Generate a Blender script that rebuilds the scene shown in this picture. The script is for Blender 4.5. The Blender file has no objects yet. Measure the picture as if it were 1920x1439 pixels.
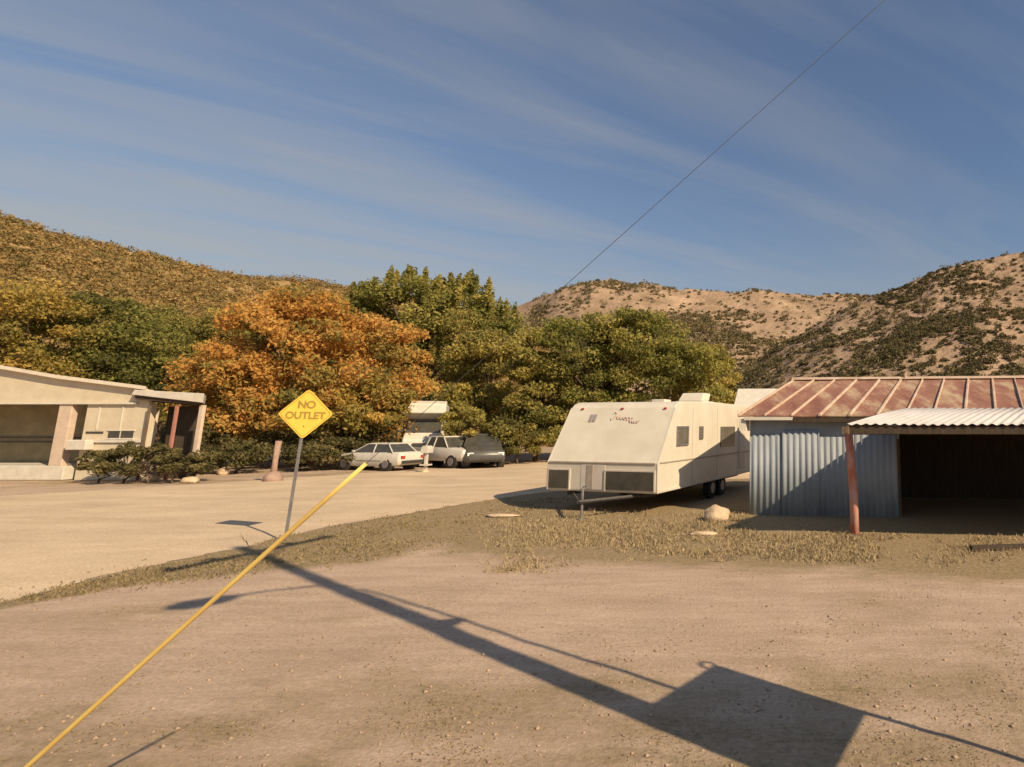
import bpy, math, random
import numpy as np
from mathutils import Vector, noise, Matrix
R = math.radians
rnd = random.Random(7)

# ---------------------------------------------------------------- camera
scene = bpy.context.scene
FPX, PPX, PPY, HZ, CH = 1100.0, 1450.0, 615.0, 795.0, 2.5
PITCH = math.atan((HZ - PPY) / FPX)
cam_data = bpy.data.cameras.new('camera')
cam = bpy.data.objects.new('camera', cam_data)
scene.collection.objects.link(cam)
scene.camera = cam
cam.location = (0, 0, CH)
cam.rotation_euler = (R(90) + PITCH, 0, 0)
cam_data.sensor_width = 36
cam_data.lens = 36 * FPX / 1920
cam_data.shift_x = -(PPX - 960) / 1920
cam_data.shift_y = -(719.5 - PPY) / 1920
cam_data.clip_end = 3000
cam_data.clip_start = 0.05

# ---------------------------------------------------------------- world + sun
SUN_DIR = Vector((-0.815, 0.579, -0.72)).normalized()     # the way the light travels
SUN_EL = math.asin(-SUN_DIR.z)
SUN_ROT = math.atan2(-SUN_DIR.x, -SUN_DIR.y)
world = bpy.data.worlds.new('World')
scene.world = world
world.use_nodes = True
nt = world.node_tree
nt.nodes.clear()
def wn(t, **k):
    n = nt.nodes.new(t)
    for a, b in k.items(): setattr(n, a, b)
    return n
wl = nt.links.new
out = wn('ShaderNodeOutputWorld'); bg = wn('ShaderNodeBackground')
sky = wn('ShaderNodeTexSky', sky_type='NISHITA', sun_disc=False)
sky.sun_elevation = SUN_EL; sky.sun_rotation = SUN_ROT
sky.air_density = 1.6; sky.dust_density = 2.2; sky.ozone_density = 2.0; sky.altitude = 900
tc = wn('ShaderNodeTexCoord'); sep = wn('ShaderNodeSeparateXYZ'); wl(tc.outputs['Generated'], sep.inputs[0])
zz = wn('ShaderNodeMath', operation='ADD'); wl(sep.outputs['Z'], zz.inputs[0]); zz.inputs[1].default_value = 0.10
zm = wn('ShaderNodeMath', operation='MAXIMUM'); wl(zz.outputs[0], zm.inputs[0]); zm.inputs[1].default_value = 0.06
dx = wn('ShaderNodeMath', operation='DIVIDE'); wl(sep.outputs['X'], dx.inputs[0]); wl(zm.outputs[0], dx.inputs[1])
dy = wn('ShaderNodeMath', operation='DIVIDE'); wl(sep.outputs['Y'], dy.inputs[0]); wl(zm.outputs[0], dy.inputs[1])
cmb = wn('ShaderNodeCombineXYZ'); wl(dx.outputs[0], cmb.inputs[0]); wl(dy.outputs[0], cmb.inputs[1])
mp = wn('ShaderNodeMapping'); mp.inputs['Rotation'].default_value = (0, 0, R(52)); wl(cmb.outputs[0], mp.inputs[0])
mp2 = wn('ShaderNodeMapping'); mp2.inputs['Scale'].default_value = (1.4, 0.30, 1); mp2.inputs['Location'].default_value = (3.7, 1.3, 0)
wl(mp.outputs[0], mp2.inputs[0])
n1 = wn('ShaderNodeTexNoise'); n1.inputs['Scale'].default_value = 2.3; n1.inputs['Detail'].default_value = 7
n1.inputs['Roughness'].default_value = 0.55; n1.inputs['Distortion'].default_value = 0.5
wl(mp2.outputs[0], n1.inputs['Vector'])
cr = wn('ShaderNodeValToRGB'); cr.color_ramp.elements[0].position = 0.38; cr.color_ramp.elements[1].position = 0.82
cr.color_ramp.elements[0].color = (0, 0, 0, 1); cr.color_ramp.elements[1].color = (.44, .44, .44, 1)
wl(n1.outputs['Fac'], cr.inputs[0])
tint = wn('ShaderNodeMix', data_type='RGBA', blend_type='MULTIPLY'); tint.inputs['Factor'].default_value = 1
wl(sky.outputs[0], tint.inputs['A']); tint.inputs['B'].default_value = (0.58, 0.67, 0.82, 1)
mixc = wn('ShaderNodeMix', data_type='RGBA'); 
lowr = wn('ShaderNodeMapRange'); wl(sep.outputs['Z'], lowr.inputs['Value'])          # milky air near the horizon
lowr.inputs['From Min'].default_value = 0.0; lowr.inputs['From Max'].default_value = 0.42; lowr.inputs['To Min'].default_value = 0.85; lowr.inputs['To Max'].default_value = 0.16
lowr.interpolation_type = 'SMOOTHSTEP'
west = wn('ShaderNodeMapRange'); wl(sep.outputs['X'], west.inputs['Value'])          # thin veil, thicker towards the left
west.inputs['From Min'].default_value = 0.35; west.inputs['From Max'].default_value = -0.9; west.inputs['To Min'].default_value = 0.35; west.inputs['To Max'].default_value = 1.0
veil = wn('ShaderNodeMath', operation='MULTIPLY'); wl(lowr.outputs[0], veil.inputs[0]); wl(west.outputs[0], veil.inputs[1])
cmul = wn('ShaderNodeMath', operation='MULTIPLY'); wl(cr.outputs[0], cmul.inputs[0])
wm = wn('ShaderNodeMath', operation='ADD'); wl(west.outputs[0], wm.inputs[0]); wm.inputs[1].default_value = 0.25; wl(wm.outputs[0], cmul.inputs[1])
vs = wn('ShaderNodeMath', operation='ADD', use_clamp=True); wl(veil.outputs[0], vs.inputs[0]); wl(cmul.outputs[0], vs.inputs[1])
vmin = wn('ShaderNodeMath', operation='MINIMUM'); wl(vs.outputs[0], vmin.inputs[0]); vmin.inputs[1].default_value = 0.9
wl(vmin.outputs[0], mixc.inputs['Factor'])
wl(tint.outputs['Result'], mixc.inputs['A']); mixc.inputs['B'].default_value = (3.9, 3.75, 3.5, 1)
wl(mixc.outputs['Result'], bg.inputs['Color'])
bg.inputs['Strength'].default_value = 0.092
wl(bg.outputs[0], out.inputs[0])

sun_data = bpy.data.lights.new('sun', 'SUN')
sun = bpy.data.objects.new('sun', sun_data)
scene.collection.objects.link(sun)
sun_data.energy = 5.0
sun_data.angle = R(0.5)
sun_data.color = (1.0, 0.80, 0.54)
sun.rotation_euler = SUN_DIR.to_track_quat('-Z', 'Y').to_euler()
sun.location = (30, -30, 40)

scene.view_settings.view_transform = 'Standard'
scene.view_settings.look = 'None'
scene.view_settings.exposure = 0.30
scene.view_settings.gamma = 1.0

# ---------------------------------------------------------------- placement helpers
cP, sP = math.cos(PITCH), math.sin(PITCH)
def ray(px, py):
    zc = -(py - PPY) / FPX
    return Vector(((px - PPX) / FPX, cP - sP * zc, sP + cP * zc))
def G(px, py, z=0.0):
    d = ray(px, py); t = (z - CH) / d.z
    return Vector((d.x * t, d.y * t, z))
def D(px, py, Y):
    d = ray(px, py); t = Y / d.y
    return Vector((d.x * t, Y, CH + d.z * t))

# ---------------------------------------------------------------- materials
def base_mat(name):
    m = bpy.data.materials.new(name); m.use_nodes = True
    n = m.node_tree; b = n.nodes['Principled BSDF']
    return m, n, b
def mat(name, c1, c2=None, scale=4, rough=0.7, metal=0, bump=0.0, bscale=None, detail=6, stretch=None, contrast=(0.35, 0.68), spec=0.3):
    """procedural two-tone surface with noise and bump, in object space"""
    m, n, b = base_mat(name)
    if c2 is None: c2 = tuple(v * 0.8 for v in c1)
    L = n.links.new
    t = n.nodes.new('ShaderNodeTexCoord'); mp = n.nodes.new('ShaderNodeMapping')
    L(t.outputs['Object'], mp.inputs[0])
    if stretch: mp.inputs['Scale'].default_value = stretch
    no = n.nodes.new('ShaderNodeTexNoise'); no.inputs['Scale'].default_value = scale; no.inputs['Detail'].default_value = detail
    no.inputs['Roughness'].default_value = 0.6
    L(mp.outputs[0], no.inputs['Vector'])
    r = n.nodes.new('ShaderNodeValToRGB'); r.color_ramp.elements[0].position = contrast[0]; r.color_ramp.elements[1].position = contrast[1]
    r.color_ramp.elements[0].color = (*c2, 1); r.color_ramp.elements[1].color = (*c1, 1)
    L(no.outputs['Fac'], r.inputs[0]); L(r.outputs[0], b.inputs['Base Color'])
    b.inputs['Roughness'].default_value = rough; b.inputs['Metallic'].default_value = metal
    b.inputs['Specular IOR Level'].default_value = spec
    if bump:
        nb = n.nodes.new('ShaderNodeTexNoise'); nb.inputs['Scale'].default_value = bscale or scale * 4; nb.inputs['Detail'].default_value = 5
        L(mp.outputs[0], nb.inputs['Vector'])
        bu = n.nodes.new('ShaderNodeBump'); bu.inputs['Strength'].default_value = bump; bu.inputs['Distance'].default_value = 0.05
        L(nb.outputs['Fac'], bu.inputs['Height']); L(bu.outputs[0], b.inputs['Normal'])
    return m
def leaf_mat(name, stops, trans=0.45):
    m = bpy.data.materials.new(name); m.use_nodes = True
    n = m.node_tree; L = n.links.new; n.nodes.clear()
    o = n.nodes.new('ShaderNodeOutputMaterial')
    a = n.nodes.new('ShaderNodeAttribute'); a.attribute_name = 'tint'
    r = n.nodes.new('ShaderNodeValToRGB')
    els = r.color_ramp.elements
    els[0].position = stops[0][0]; els[0].color = (*stops[0][1], 1)
    els[1].position = stops[-1][0]; els[1].color = (*stops[-1][1], 1)
    for p, c in stops[1:-1]:
        e = els.new(p); e.color = (*c, 1)
    L(a.outputs['Fac'], r.inputs[0])
    d = n.nodes.new('ShaderNodeBsdfDiffuse'); tr = n.nodes.new('ShaderNodeBsdfTranslucent'); mx = n.nodes.new('ShaderNodeMixShader')
    L(r.outputs[0], d.inputs[0]); L(r.outputs[0], tr.inputs[0]); mx.inputs[0].default_value = trans
    L(d.outputs[0], mx.inputs[1]); L(tr.outputs[0], mx.inputs[2]); L(mx.outputs[0], o.inputs[0])
    return m

M = {}
M['white_siding'] = mat('white_siding', (.66, .61, .51), (.56, .50, .41), 3, .55, bump=.05)
M['trailer_skin'] = mat('trailer_skin', (.66, .60, .49), (.58, .52, .41), 1.4, .42, bump=.06, bscale=6, spec=.4)
M['trailer_lower'] = mat('trailer_lower', (.64, .58, .49), (.54, .47, .39), 2.2, .5, bump=.05)
M['crease'] = mat('crease', (.44, .36, .29), (.34, .28, .23), 5, .6)
M['script'] = mat('script', (.48, .36, .30), (.42, .29, .26), 5, .6)
M['decal_grey'] = mat('decal_grey', (.25, .22, .22), (.32, .28, .27), 15, .6)
M['tinted_glass'] = mat('tinted_glass', (.085, .08, .065), (.05, .047, .04), 2, .18, spec=.5)
M['dim_glass'] = mat('dim_glass', (.14, .13, .10), (.09, .085, .07), 3, .22, spec=.5)
M['black_rubber'] = mat('black_rubber', (.03, .028, .026), (.02, .02, .02), 12, .9)
M['steel'] = mat('steel', (.34, .33, .33), (.24, .22, .21), 10, .5, .6)
M['dark_steel'] = mat('dark_steel', (.08, .075, .07), (.05, .045, .04), 8, .6, .3)
M['galv'] = mat('galv', (.33, .36, .39), (.25, .275, .30), 2.4, .6, .0, bump=.05, stretch=(1, 1, .35))
M['galv_roof'] = mat('galv_roof', (.60, .56, .54), (.50, .46, .43), 1.3, .6, .0, bump=.08, bscale=9)
M['rust_roof'] = mat('rust_roof', (.36, .105, .055), (.40, .235, .125), 1.1, .85, bump=.2, bscale=18, detail=9, contrast=(.36, .62))
M['rib_metal'] = mat('rib_metal', (.54, .42, .32), (.40, .27, .19), 2.5, .75, bump=.1)
M['old_wood'] = mat('old_wood', (.20, .14, .09), (.12, .085, .055), 3, .9, bump=.35, stretch=(6, 6, .8))
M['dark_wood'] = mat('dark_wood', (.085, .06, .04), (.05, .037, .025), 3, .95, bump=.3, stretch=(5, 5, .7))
M['post_red'] = mat('post_red', (.46, .15, .085), (.52, .30, .24), 3.2, .8, bump=.3, stretch=(2, 2, .6), contrast=(.4, .6))
M['pole_wood'] = mat('pole_wood', (.16, .11, .075), (.09, .065, .045), 3, .9, bump=.4, stretch=(8, 8, .5))
M['sign_yellow'] = mat('sign_yellow', (.90, .62, .10), (.82, .54, .08), 4, .45)
M['sign_ink'] = mat('sign_ink', (.34, .21, .05), (.46, .29, .06), 22, .6)
M['guard_yellow'] = mat('guard_yellow', (.76, .56, .16), (.68, .44, .13), 3, .4)
M['cable'] = mat('cable', (.12, .12, .13), (.09, .09, .10), 6, .5, .5)
M['rock'] = mat('rock', (.62, .47, .31), (.44, .32, .21), 4, .95, bump=.6)
M['gravel_stone'] = mat('gravel_stone', (.46, .34, .235), (.26, .185, .13), 6, .95)
M['pink_wood'] = mat('pink_wood', (.40, .27, .21), (.27, .18, .135), 4, .9, bump=.3)
M['car_white'] = mat('car_white', (.60, .56, .48), (.50, .46, .38), 2, .35, spec=.5)
M['car_grey'] = mat('car_grey', (.11, .10, .085), (.075, .07, .06), 2, .35, spec=.5)
M['head_lens'] = mat('head_lens', (.85, .83, .76), (.75, .73, .68), 8, .15, spec=.6)
M['tail_lens'] = mat('tail_lens', (.45, .05, .03), (.35, .04, .03), 8, .25)
M['trim_red'] = mat('trim_red', (.45, .20, .15), (.35, .16, .12), 5, .6)
M['bark'] = mat('bark', (.15, .105, .07), (.08, .055, .04), 3, .95, bump=.6, stretch=(5, 5, 1))
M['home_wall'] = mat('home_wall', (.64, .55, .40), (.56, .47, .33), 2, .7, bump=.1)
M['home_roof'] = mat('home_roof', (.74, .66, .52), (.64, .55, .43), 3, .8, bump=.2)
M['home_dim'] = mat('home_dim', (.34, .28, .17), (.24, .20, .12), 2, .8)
M['column'] = mat('column', (.62, .49, .37), (.52, .40, .30), 3, .7)
M['straw'] = leaf_mat('straw', [(0, (.24, .19, .11)), (.5, (.40, .31, .18)), (1, (.50, .39, .235))], .3)
M['verge_grass'] = leaf_mat('verge_grass', [(0, (.16, .135, .065)), (.5, (.28, .215, .115)), (1, (.42, .32, .18))], .3)
GREEN = [(0, (.095, .095, .034)), (.35, (.225, .215, .06)), (.7, (.39, .345, .095)), (1, (.54, .43, .13))]
OLIVE = [(0, (.11, .10, .04)), (.4, (.27, .235, .068)), (.75, (.44, .36, .095)), (1, (.57, .43, .13))]
ORANGE = [(0, (.17, .16, .05)), (.36, (.40, .31, .09)), (.62, (.60, .29, .075)), (1, (.64, .40, .12))]
YELLOW = [(0, (.15, .13, .045)), (.4, (.36, .28, .075)), (.75, (.54, .36, .09)), (1, (.62, .43, .12))]
M['leaf_green'] = leaf_mat('leaf_green', GREEN)
M['leaf_olive'] = leaf_mat('leaf_olive', OLIVE)
M['leaf_orange'] = leaf_mat('leaf_orange', ORANGE)
M['leaf_yellow'] = leaf_mat('leaf_yellow', YELLOW)
M['leaf_shrub'] = leaf_mat('leaf_shrub', [(0, (.08, .072, .032)), (.5, (.18, .155, .065)), (1, (.36, .28, .13))])
M['leaf_scrub'] = leaf_mat('leaf_scrub', [(0, (.09, .078, .042)), (.5, (.17, .14, .07)), (1, (.29, .225, .11))], .3)
M['leaf_hill'] = leaf_mat('leaf_hill', [(0, (.17, .14, .055)), (.4, (.27, .20, .08)), (.7, (.40, .25, .095)), (1, (.48, .33, .13))], .3)

# ---------------------------------------------------------------- mesh helpers
def tag(o, label=None, cat=None, group=None, kind=None):
    if label: o['label'] = label
    if cat: o['category'] = cat
    if group: o['group'] = group
    if kind: o['kind'] = kind
    return o
def empty(name, loc=(0, 0, 0), rz=0, label=None, cat=None, group=None):
    o = bpy.data.objects.new(name, None); scene.collection.objects.link(o)
    o.location = loc; o.rotation_euler = (0, 0, rz); o.empty_display_size = .2
    return tag(o, label, cat, group)
class MB:
    def __init__(s): s.v = []; s.f = []
    def poly(s, pts):
        i = len(s.v); s.v += [tuple(p) for p in pts]; s.f.append(tuple(range(i, i + len(pts)))); return s
    def box(s, a, b):
        x0, y0, z0 = a; x1, y1, z1 = b; i = len(s.v)
        s.v += [(x0,y0,z0),(x1,y0,z0),(x1,y1,z0),(x0,y1,z0),(x0,y0,z1),(x1,y0,z1),(x1,y1,z1),(x0,y1,z1)]
        s.f += [(i,i+3,i+2,i+1),(i+4,i+5,i+6,i+7),(i,i+1,i+5,i+4),(i+1,i+2,i+6,i+5),(i+2,i+3,i+7,i+6),(i+3,i,i+4,i+7)]
        return s
    def prism(s, pts, vec):
        """closed polygon pts extruded by vec"""
        n = len(pts); i = len(s.v); vec = Vector(vec)
        s.v += [tuple(p) for p in pts] + [tuple(Vector(p) + vec) for p in pts]
        s.f += [tuple(range(i + n - 1, i - 1, -1)), tuple(range(i + n, i + 2 * n))]
        for k in range(n): s.f.append((i + k, i + (k + 1) % n, i + n + (k + 1) % n, i + n + k))
        return s
    def tube(s, pts, rad, seg=8, cap=True):
        pts = [Vector(p) for p in pts]
        if not hasattr(rad, '__len__'): rad = [rad] * len(pts)
        rings = []
        for k, p in enumerate(pts):
            d = (pts[min(k + 1, len(pts) - 1)] - pts[max(k - 1, 0)]).normalized()
            up = Vector((0, 0, 1)) if abs(d.z) < .95 else Vector((1, 0, 0))
            a = d.cross(up).normalized(); b = a.cross(d)
            i = len(s.v)
            s.v += [tuple(p + (a * math.cos(t) + b * math.sin(t)) * rad[k]) for t in [2 * math.pi * q / seg for q in range(seg)]]
            rings.append(i)
        for r0, r1 in zip(rings, rings[1:]):
            for q in range(seg): s.f.append((r0 + q, r0 + (q + 1) % seg, r1 + (q + 1) % seg, r1 + q))
        if cap:
            s.f.append(tuple(rings[0] + q for q in range(seg - 1, -1, -1))); s.f.append(tuple(rings[-1] + q for q in range(seg)))
        return s
    def build(s, name, m, parent=None, bevel=0, smooth=False, solid=0):
        me = bpy.data.meshes.new(name); me.from_pydata(s.v, [], s.f); me.update()
        import bmesh
        bm = bmesh.new(); bm.from_mesh(me); bmesh.ops.recalc_face_normals(bm, faces=bm.faces); bm.to_mesh(me); bm.free()
        o = bpy.data.objects.new(name, me); scene.collection.objects.link(o)
        me.materials.append(M[m] if isinstance(m, str) else m)
        if parent: o.parent = parent
        if solid:
            q = o.modifiers.new('solid', 'SOLIDIFY'); q.thickness = solid
        if bevel:
            q = o.modifiers.new('bevel', 'BEVEL'); q.width = bevel; q.segments = 2; q.limit_method = 'ANGLE'; q.angle_limit = R(35)
        if smooth:
            me.polygons.foreach_set('use_smooth', [True] * len(me.polygons))
        return o
def np_mesh(name, verts, faces, m, parent=None, tint=None):
    me = bpy.data.meshes.new(name)
    nv, nf, k = len(verts), len(faces), faces.shape[1]
    me.vertices.add(nv); me.vertices.foreach_set('co', verts.astype(np.float32).ravel())
    me.loops.add(nf * k); me.loops.foreach_set('vertex_index', faces.astype(np.int32).ravel())
    me.polygons.add(nf); me.polygons.foreach_set('loop_start', np.arange(0, nf * k, k, dtype=np.int32))
    if tint is not None:
        a = me.attributes.new('tint', 'FLOAT', 'POINT'); a.data.foreach_set('value', tint.astype(np.float32))
    me.update(); me.validate()
    me.materials.append(M[m] if isinstance(m, str) else m)
    o = bpy.data.objects.new(name, me); scene.collection.objects.link(o)
    if parent: o.parent = parent
    return o
def leaf_arrays(centers, rads, npc, size, rs, ctint, jitter=.16, flat=.8):
    """leaf faces filling clumps: centers (n,3), rads (n,3)"""
    n = len(centers); N = n * npc
    c = np.repeat(centers, npc, 0); r = np.repeat(rads, npc, 0)
    d = rs.normal(size=(N, 3)); d /= np.linalg.norm(d, axis=1)[:, None]
    p = c + d * r * (rs.uniform(.35, 1.08, (N, 1)) ** .7)
    nrm = d * .7 + rs.normal(size=(N, 3)) * flat; nrm /= np.linalg.norm(nrm, axis=1)[:, None]
    a = np.cross(nrm, rs.normal(size=(N, 3))); a /= np.linalg.norm(a, axis=1)[:, None]
    b = np.cross(nrm, a)
    s = size * rs.uniform(.55, 1.35, (N, 1))
    v = np.stack([p - a * s, p + b * s * .5, p + a * s, p - b * s * .5], 1).reshape(-1, 3)
    f = np.arange(N * 4).reshape(N, 4)
    t = np.repeat(ctint, npc) + rs.normal(size=N) * jitter
    return v, f, np.repeat(np.clip(t, 0, 1), 4)

# ---------------------------------------------------------------- ground
near_px = [(-900, 1290), (-300, 1195), (0, 1130), (240, 1068), (430, 1030), (600, 990), (800, 957), (920, 937), (1000, 925), (1200, 905), (1500, 893), (2200, 880)]
far_px = [(-900, 985), (-300, 955), (0, 930), (400, 906), (650, 889), (1010, 867), (1200, 862), (1500, 857), (2200, 850)]
RN = [G(*p) for p in near_px]; RF = [G(*p) for p in far_px]
def road_dist(x, y):
    """metres from the road's near edge, positive on the camera's side"""
    best = 1e9; sg = 1
    for a, b in zip(RN, RN[1:]):
        ex, ey = b.x - a.x, b.y - a.y; L2 = ex * ex + ey * ey
        t = max(0, min(1, ((x - a.x) * ex + (y - a.y) * ey) / L2))
        dx_, dy_ = x - a.x - t * ex, y - a.y - t * ey; q = dx_ * dx_ + dy_ * dy_
        if q < best: best = q; sg = 1 if ex * dy_ - ey * dx_ < 0 else -1
    return sg * math.sqrt(best)
def bumpz(x, y):
    v = Vector((x, y, 0))
    return .03 * noise.noise(v * .35) + .012 * noise.noise(v * 1.7) + .006 * noise.noise(v * 6)
def ground_material():
    m, n, b = base_mat('dirt_ground'); L = n.links.new
    t = n.nodes.new('ShaderNodeTexCoord')
    def N(sc, det=8, ro=.6, st=(1, 1, 1), off=0):
        mp = n.nodes.new('ShaderNodeMapping'); mp.inputs['Scale'].default_value = st; mp.inputs['Location'].default_value = (off, off * .7, 0)
        L(t.outputs['Object'], mp.inputs[0])
        q = n.nodes.new('ShaderNodeTexNoise'); q.inputs['Scale'].default_value = sc; q.inputs['Detail'].default_value = det; q.inputs['Roughness'].default_value = ro
        L(mp.outputs[0], q.inputs['Vector']); return q
    def ramp(src, p0, p1, c0, c1):
        r = n.nodes.new('ShaderNodeValToRGB'); r.color_ramp.elements[0].position = p0; r.color_ramp.elements[1].position = p1
        r.color_ramp.elements[0].color = (*c0, 1); r.color_ramp.elements[1].color = (*c1, 1); L(src, r.inputs[0]); return r
    def mix(f, a, c):
        q = n.nodes.new('ShaderNodeMix'); q.data_type = 'RGBA'; L(f, q.inputs['Factor']); L(a, q.inputs['A']); L(c, q.inputs['B']); return q.outputs['Result']
    dirt = ramp(N(.8, 10).outputs['Fac'], .33, .68, (.45, .33, .24), (.62, .47, .35))
    fine = ramp(N(22, 6, .75).outputs['Fac'], .36, .66, (.31, .225, .165), (.64, .485, .36))
    q = n.nodes.new('ShaderNodeMix'); q.data_type = 'RGBA'; q.inputs['Factor'].default_value = .55
    L(dirt.outputs[0], q.inputs['A']); L(fine.outputs[0], q.inputs['B'])
    st = ramp(N(1.6, 7, .65, (.28, 1.5, 1), 21).outputs['Fac'], .42, .62, (.84, .82, .80), (1.0, 1.0, 1.0))
    qm = n.nodes.new('ShaderNodeMix'); qm.data_type = 'RGBA'; qm.blend_type = 'MULTIPLY'; qm.inputs['Factor'].default_value = .9
    L(q.outputs['Result'], qm.inputs['A']); L(st.outputs[0], qm.inputs['B'])
    dirt2 = qm.outputs['Result']
    grass = ramp(N(14, 8, .8, (1, 1, 1), 3).outputs['Fac'], .36, .66, (.17, .13, .07), (.42, .31, .185))
    at = n.nodes.new('ShaderNodeAttribute'); at.attribute_name = 'grass'
    br = N(2.2, 8, .7, (.6, 1, 1), 9)
    ad = n.nodes.new('ShaderNodeMath'); ad.operation = 'ADD'; L(at.outputs['Fac'], ad.inputs[0]); L(br.outputs['Fac'], ad.inputs[1])
    mask = ramp(ad.outputs[0], .62, 1.12, (0, 0, 0), (1, 1, 1))
    L(mix(mask.outputs[0], dirt2, grass.outputs[0]), b.inputs['Base Color'])
    b.inputs['Roughness'].default_value = .97; b.inputs['Specular IOR Level'].default_value = .1
    nb = N(30, 8, .75); bu = n.nodes.new('ShaderNodeBump'); bu.inputs['Strength'].default_value = .7; bu.inputs['Distance'].default_value = .03
    L(nb.outputs['Fac'], bu.inputs['Height']); L(bu.outputs[0], b.inputs['Normal'])
    return m
def road_material():
    m, n, b = base_mat('tan_road'); L = n.links.new
    t = n.nodes.new('ShaderNodeTexCoord')
    a = n.nodes.new('ShaderNodeTexNoise'); a.inputs['Scale'].default_value = .5; a.inputs['Detail'].default_value = 9
    mp = n.nodes.new('ShaderNodeMapping'); mp.inputs['Scale'].default_value = (.7, 1.1, 1); mp.inputs['Rotation'].default_value = (0, 0, R(-60))
    L(t.outputs['Object'], mp.inputs[0]); L(mp.outputs[0], a.inputs['Vector'])
    r = n.nodes.new('ShaderNodeValToRGB'); r.color_ramp.elements[0].position = .34; r.color_ramp.elements[1].position = .66
    r.color_ramp.elements[0].color = (.57, .44, .305, 1); r.color_ramp.elements[1].color = (.67, .52, .355, 1); L(a.outputs['Fac'], r.inputs[0])
    c = n.nodes.new('ShaderNodeTexNoise'); c.inputs['Scale'].default_value = 28; c.inputs['Detail'].default_value = 6; L(t.outputs['Object'], c.inputs['Vector'])
    r2 = n.nodes.new('ShaderNodeValToRGB'); r2.color_ramp.elements[0].position = .36; r2.color_ramp.elements[1].position = .62
    r2.color_ramp.elements[0].color = (.78, .76, .73, 1); r2.color_ramp.elements[1].color = (1, 1, 1, 1); L(c.outputs['Fac'], r2.inputs[0])
    q = n.nodes.new('ShaderNodeMix'); q.data_type = 'RGBA'; q.blend_type = 'MULTIPLY'; q.inputs['Factor'].default_value = 1
    L(r.outputs[0], q.inputs['A']); L(r2.outputs[0], q.inputs['B'])
    w = n.nodes.new('ShaderNodeTexNoise'); w.inputs['Scale'].default_value = .9; w.inputs['Detail'].default_value = 8; w.inputs['Roughness'].default_value = .7
    mw = n.nodes.new('ShaderNodeMapping'); mw.inputs['Rotation'].default_value = (0, 0, R(-60)); mw.inputs['Scale'].default_value = (.4, 1.1, 1)
    L(t.outputs['Object'], mw.inputs[0]); L(mw.outputs[0], w.inputs['Vector'])
    r3 = n.nodes.new('ShaderNodeValToRGB'); r3.color_ramp.elements[0].position = .38; r3.color_ramp.elements[1].position = .56
    r3.color_ramp.elements[0].color = (.88, .87, .86, 1); r3.color_ramp.elements[1].color = (1, 1, 1, 1); L(w.outputs['Fac'], r3.inputs[0])
    q2 = n.nodes.new('ShaderNodeMix'); q2.data_type = 'RGBA'; q2.blend_type = 'MULTIPLY'; q2.inputs['Factor'].default_value = 1
    L(q.outputs['Result'], q2.inputs['A']); L(r3.outputs[0], q2.inputs['B']); L(q2.outputs['Result'], b.inputs['Base Color'])
    b.inputs['Roughness'].default_value = .95; b.inputs['Specular IOR Level'].default_value = .1
    bu = n.nodes.new('ShaderNodeBump'); bu.inputs['Strength'].default_value = .35; bu.inputs['Distance'].default_value = .02
    L(c.outputs['Fac'], bu.inputs['Height']); L(bu.outputs[0], b.inputs['Normal'])
    return m

golden = [G(930, 965), G(1000, 1035), G(1400, 1045), G(2300, 1060), G(2300, 1003), G(1380, 1003), G(1300, 965)]
def sm(a, b, x):
    t = max(0.0, min(1.0, (x - a) / (b - a))); return t * t * (3 - 2 * t)
def grass_amount(x, y, d):
    """0 bare dirt .. 1 grass, for the verge beside the road, the strip before the shed and the foreground tufts"""
    g = 0.0
    wide = .5 + 3.6 * sm(8.5, 12.5, y)
    if d > 0: g = max(g, .8 * (1 - sm(wide * .6, wide * 1.3, d)))
    if d > 0: g = max(g, .8 * sm(9.6, 12.2, y + .25 * x) * sm(-9.5, -6, x))
    g = max(g, .30 * (1 - sm(4.8, 7.5, y)))
    g = max(g, .25 * sm(22, 26, y))
    v = Vector((x * .3, y * .55, 4))
    return g + .34 * noise.noise(v) + .2 * noise.noise(v * 3.1)
xs = np.unique(np.concatenate([np.linspace(-900, -60, 22), np.linspace(-60, -20, 60), np.linspace(-20, 16, 240), np.linspace(16, 60, 50), np.linspace(60, 900, 22)]))
ys = np.unique(np.concatenate([np.linspace(-300, -4, 20), np.linspace(-4, 30, 240), np.linspace(30, 80, 50), np.linspace(80, 900, 22)]))
gv = []; gt = []
for y in ys:
    for x in xs:
        nearby = -45 < x < 30 and -4 < y < 45
        d = road_dist(x, y) if nearby or (-60 < x < 40 and 0 < y < 45) else 9
        inroad = d < .05 and y < 45
        gv.append((x, y, (bumpz(x, y) if (nearby and not inroad) else -.02 if inroad else -.0)))
        gt.append(grass_amount(x, y, d) if nearby else .3)
gv = np.array(gv); nx, ny = len(xs), len(ys)
idx = np.arange(nx * ny).reshape(ny, nx)
gf = np.stack([idx[:-1, :-1], idx[:-1, 1:], idx[1:, 1:], idx[1:, :-1]], -1).reshape(-1, 4)
gm = ground_material()
go = np_mesh('ground', gv, gf, gm)
a = go.data.attributes.new('grass', 'FLOAT', 'POINT'); a.data.foreach_set('value', np.array(gt, dtype=np.float32))
go.data.polygons.foreach_set('use_smooth', [True] * len(go.data.polygons))
tag(go, kind='structure')

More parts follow.
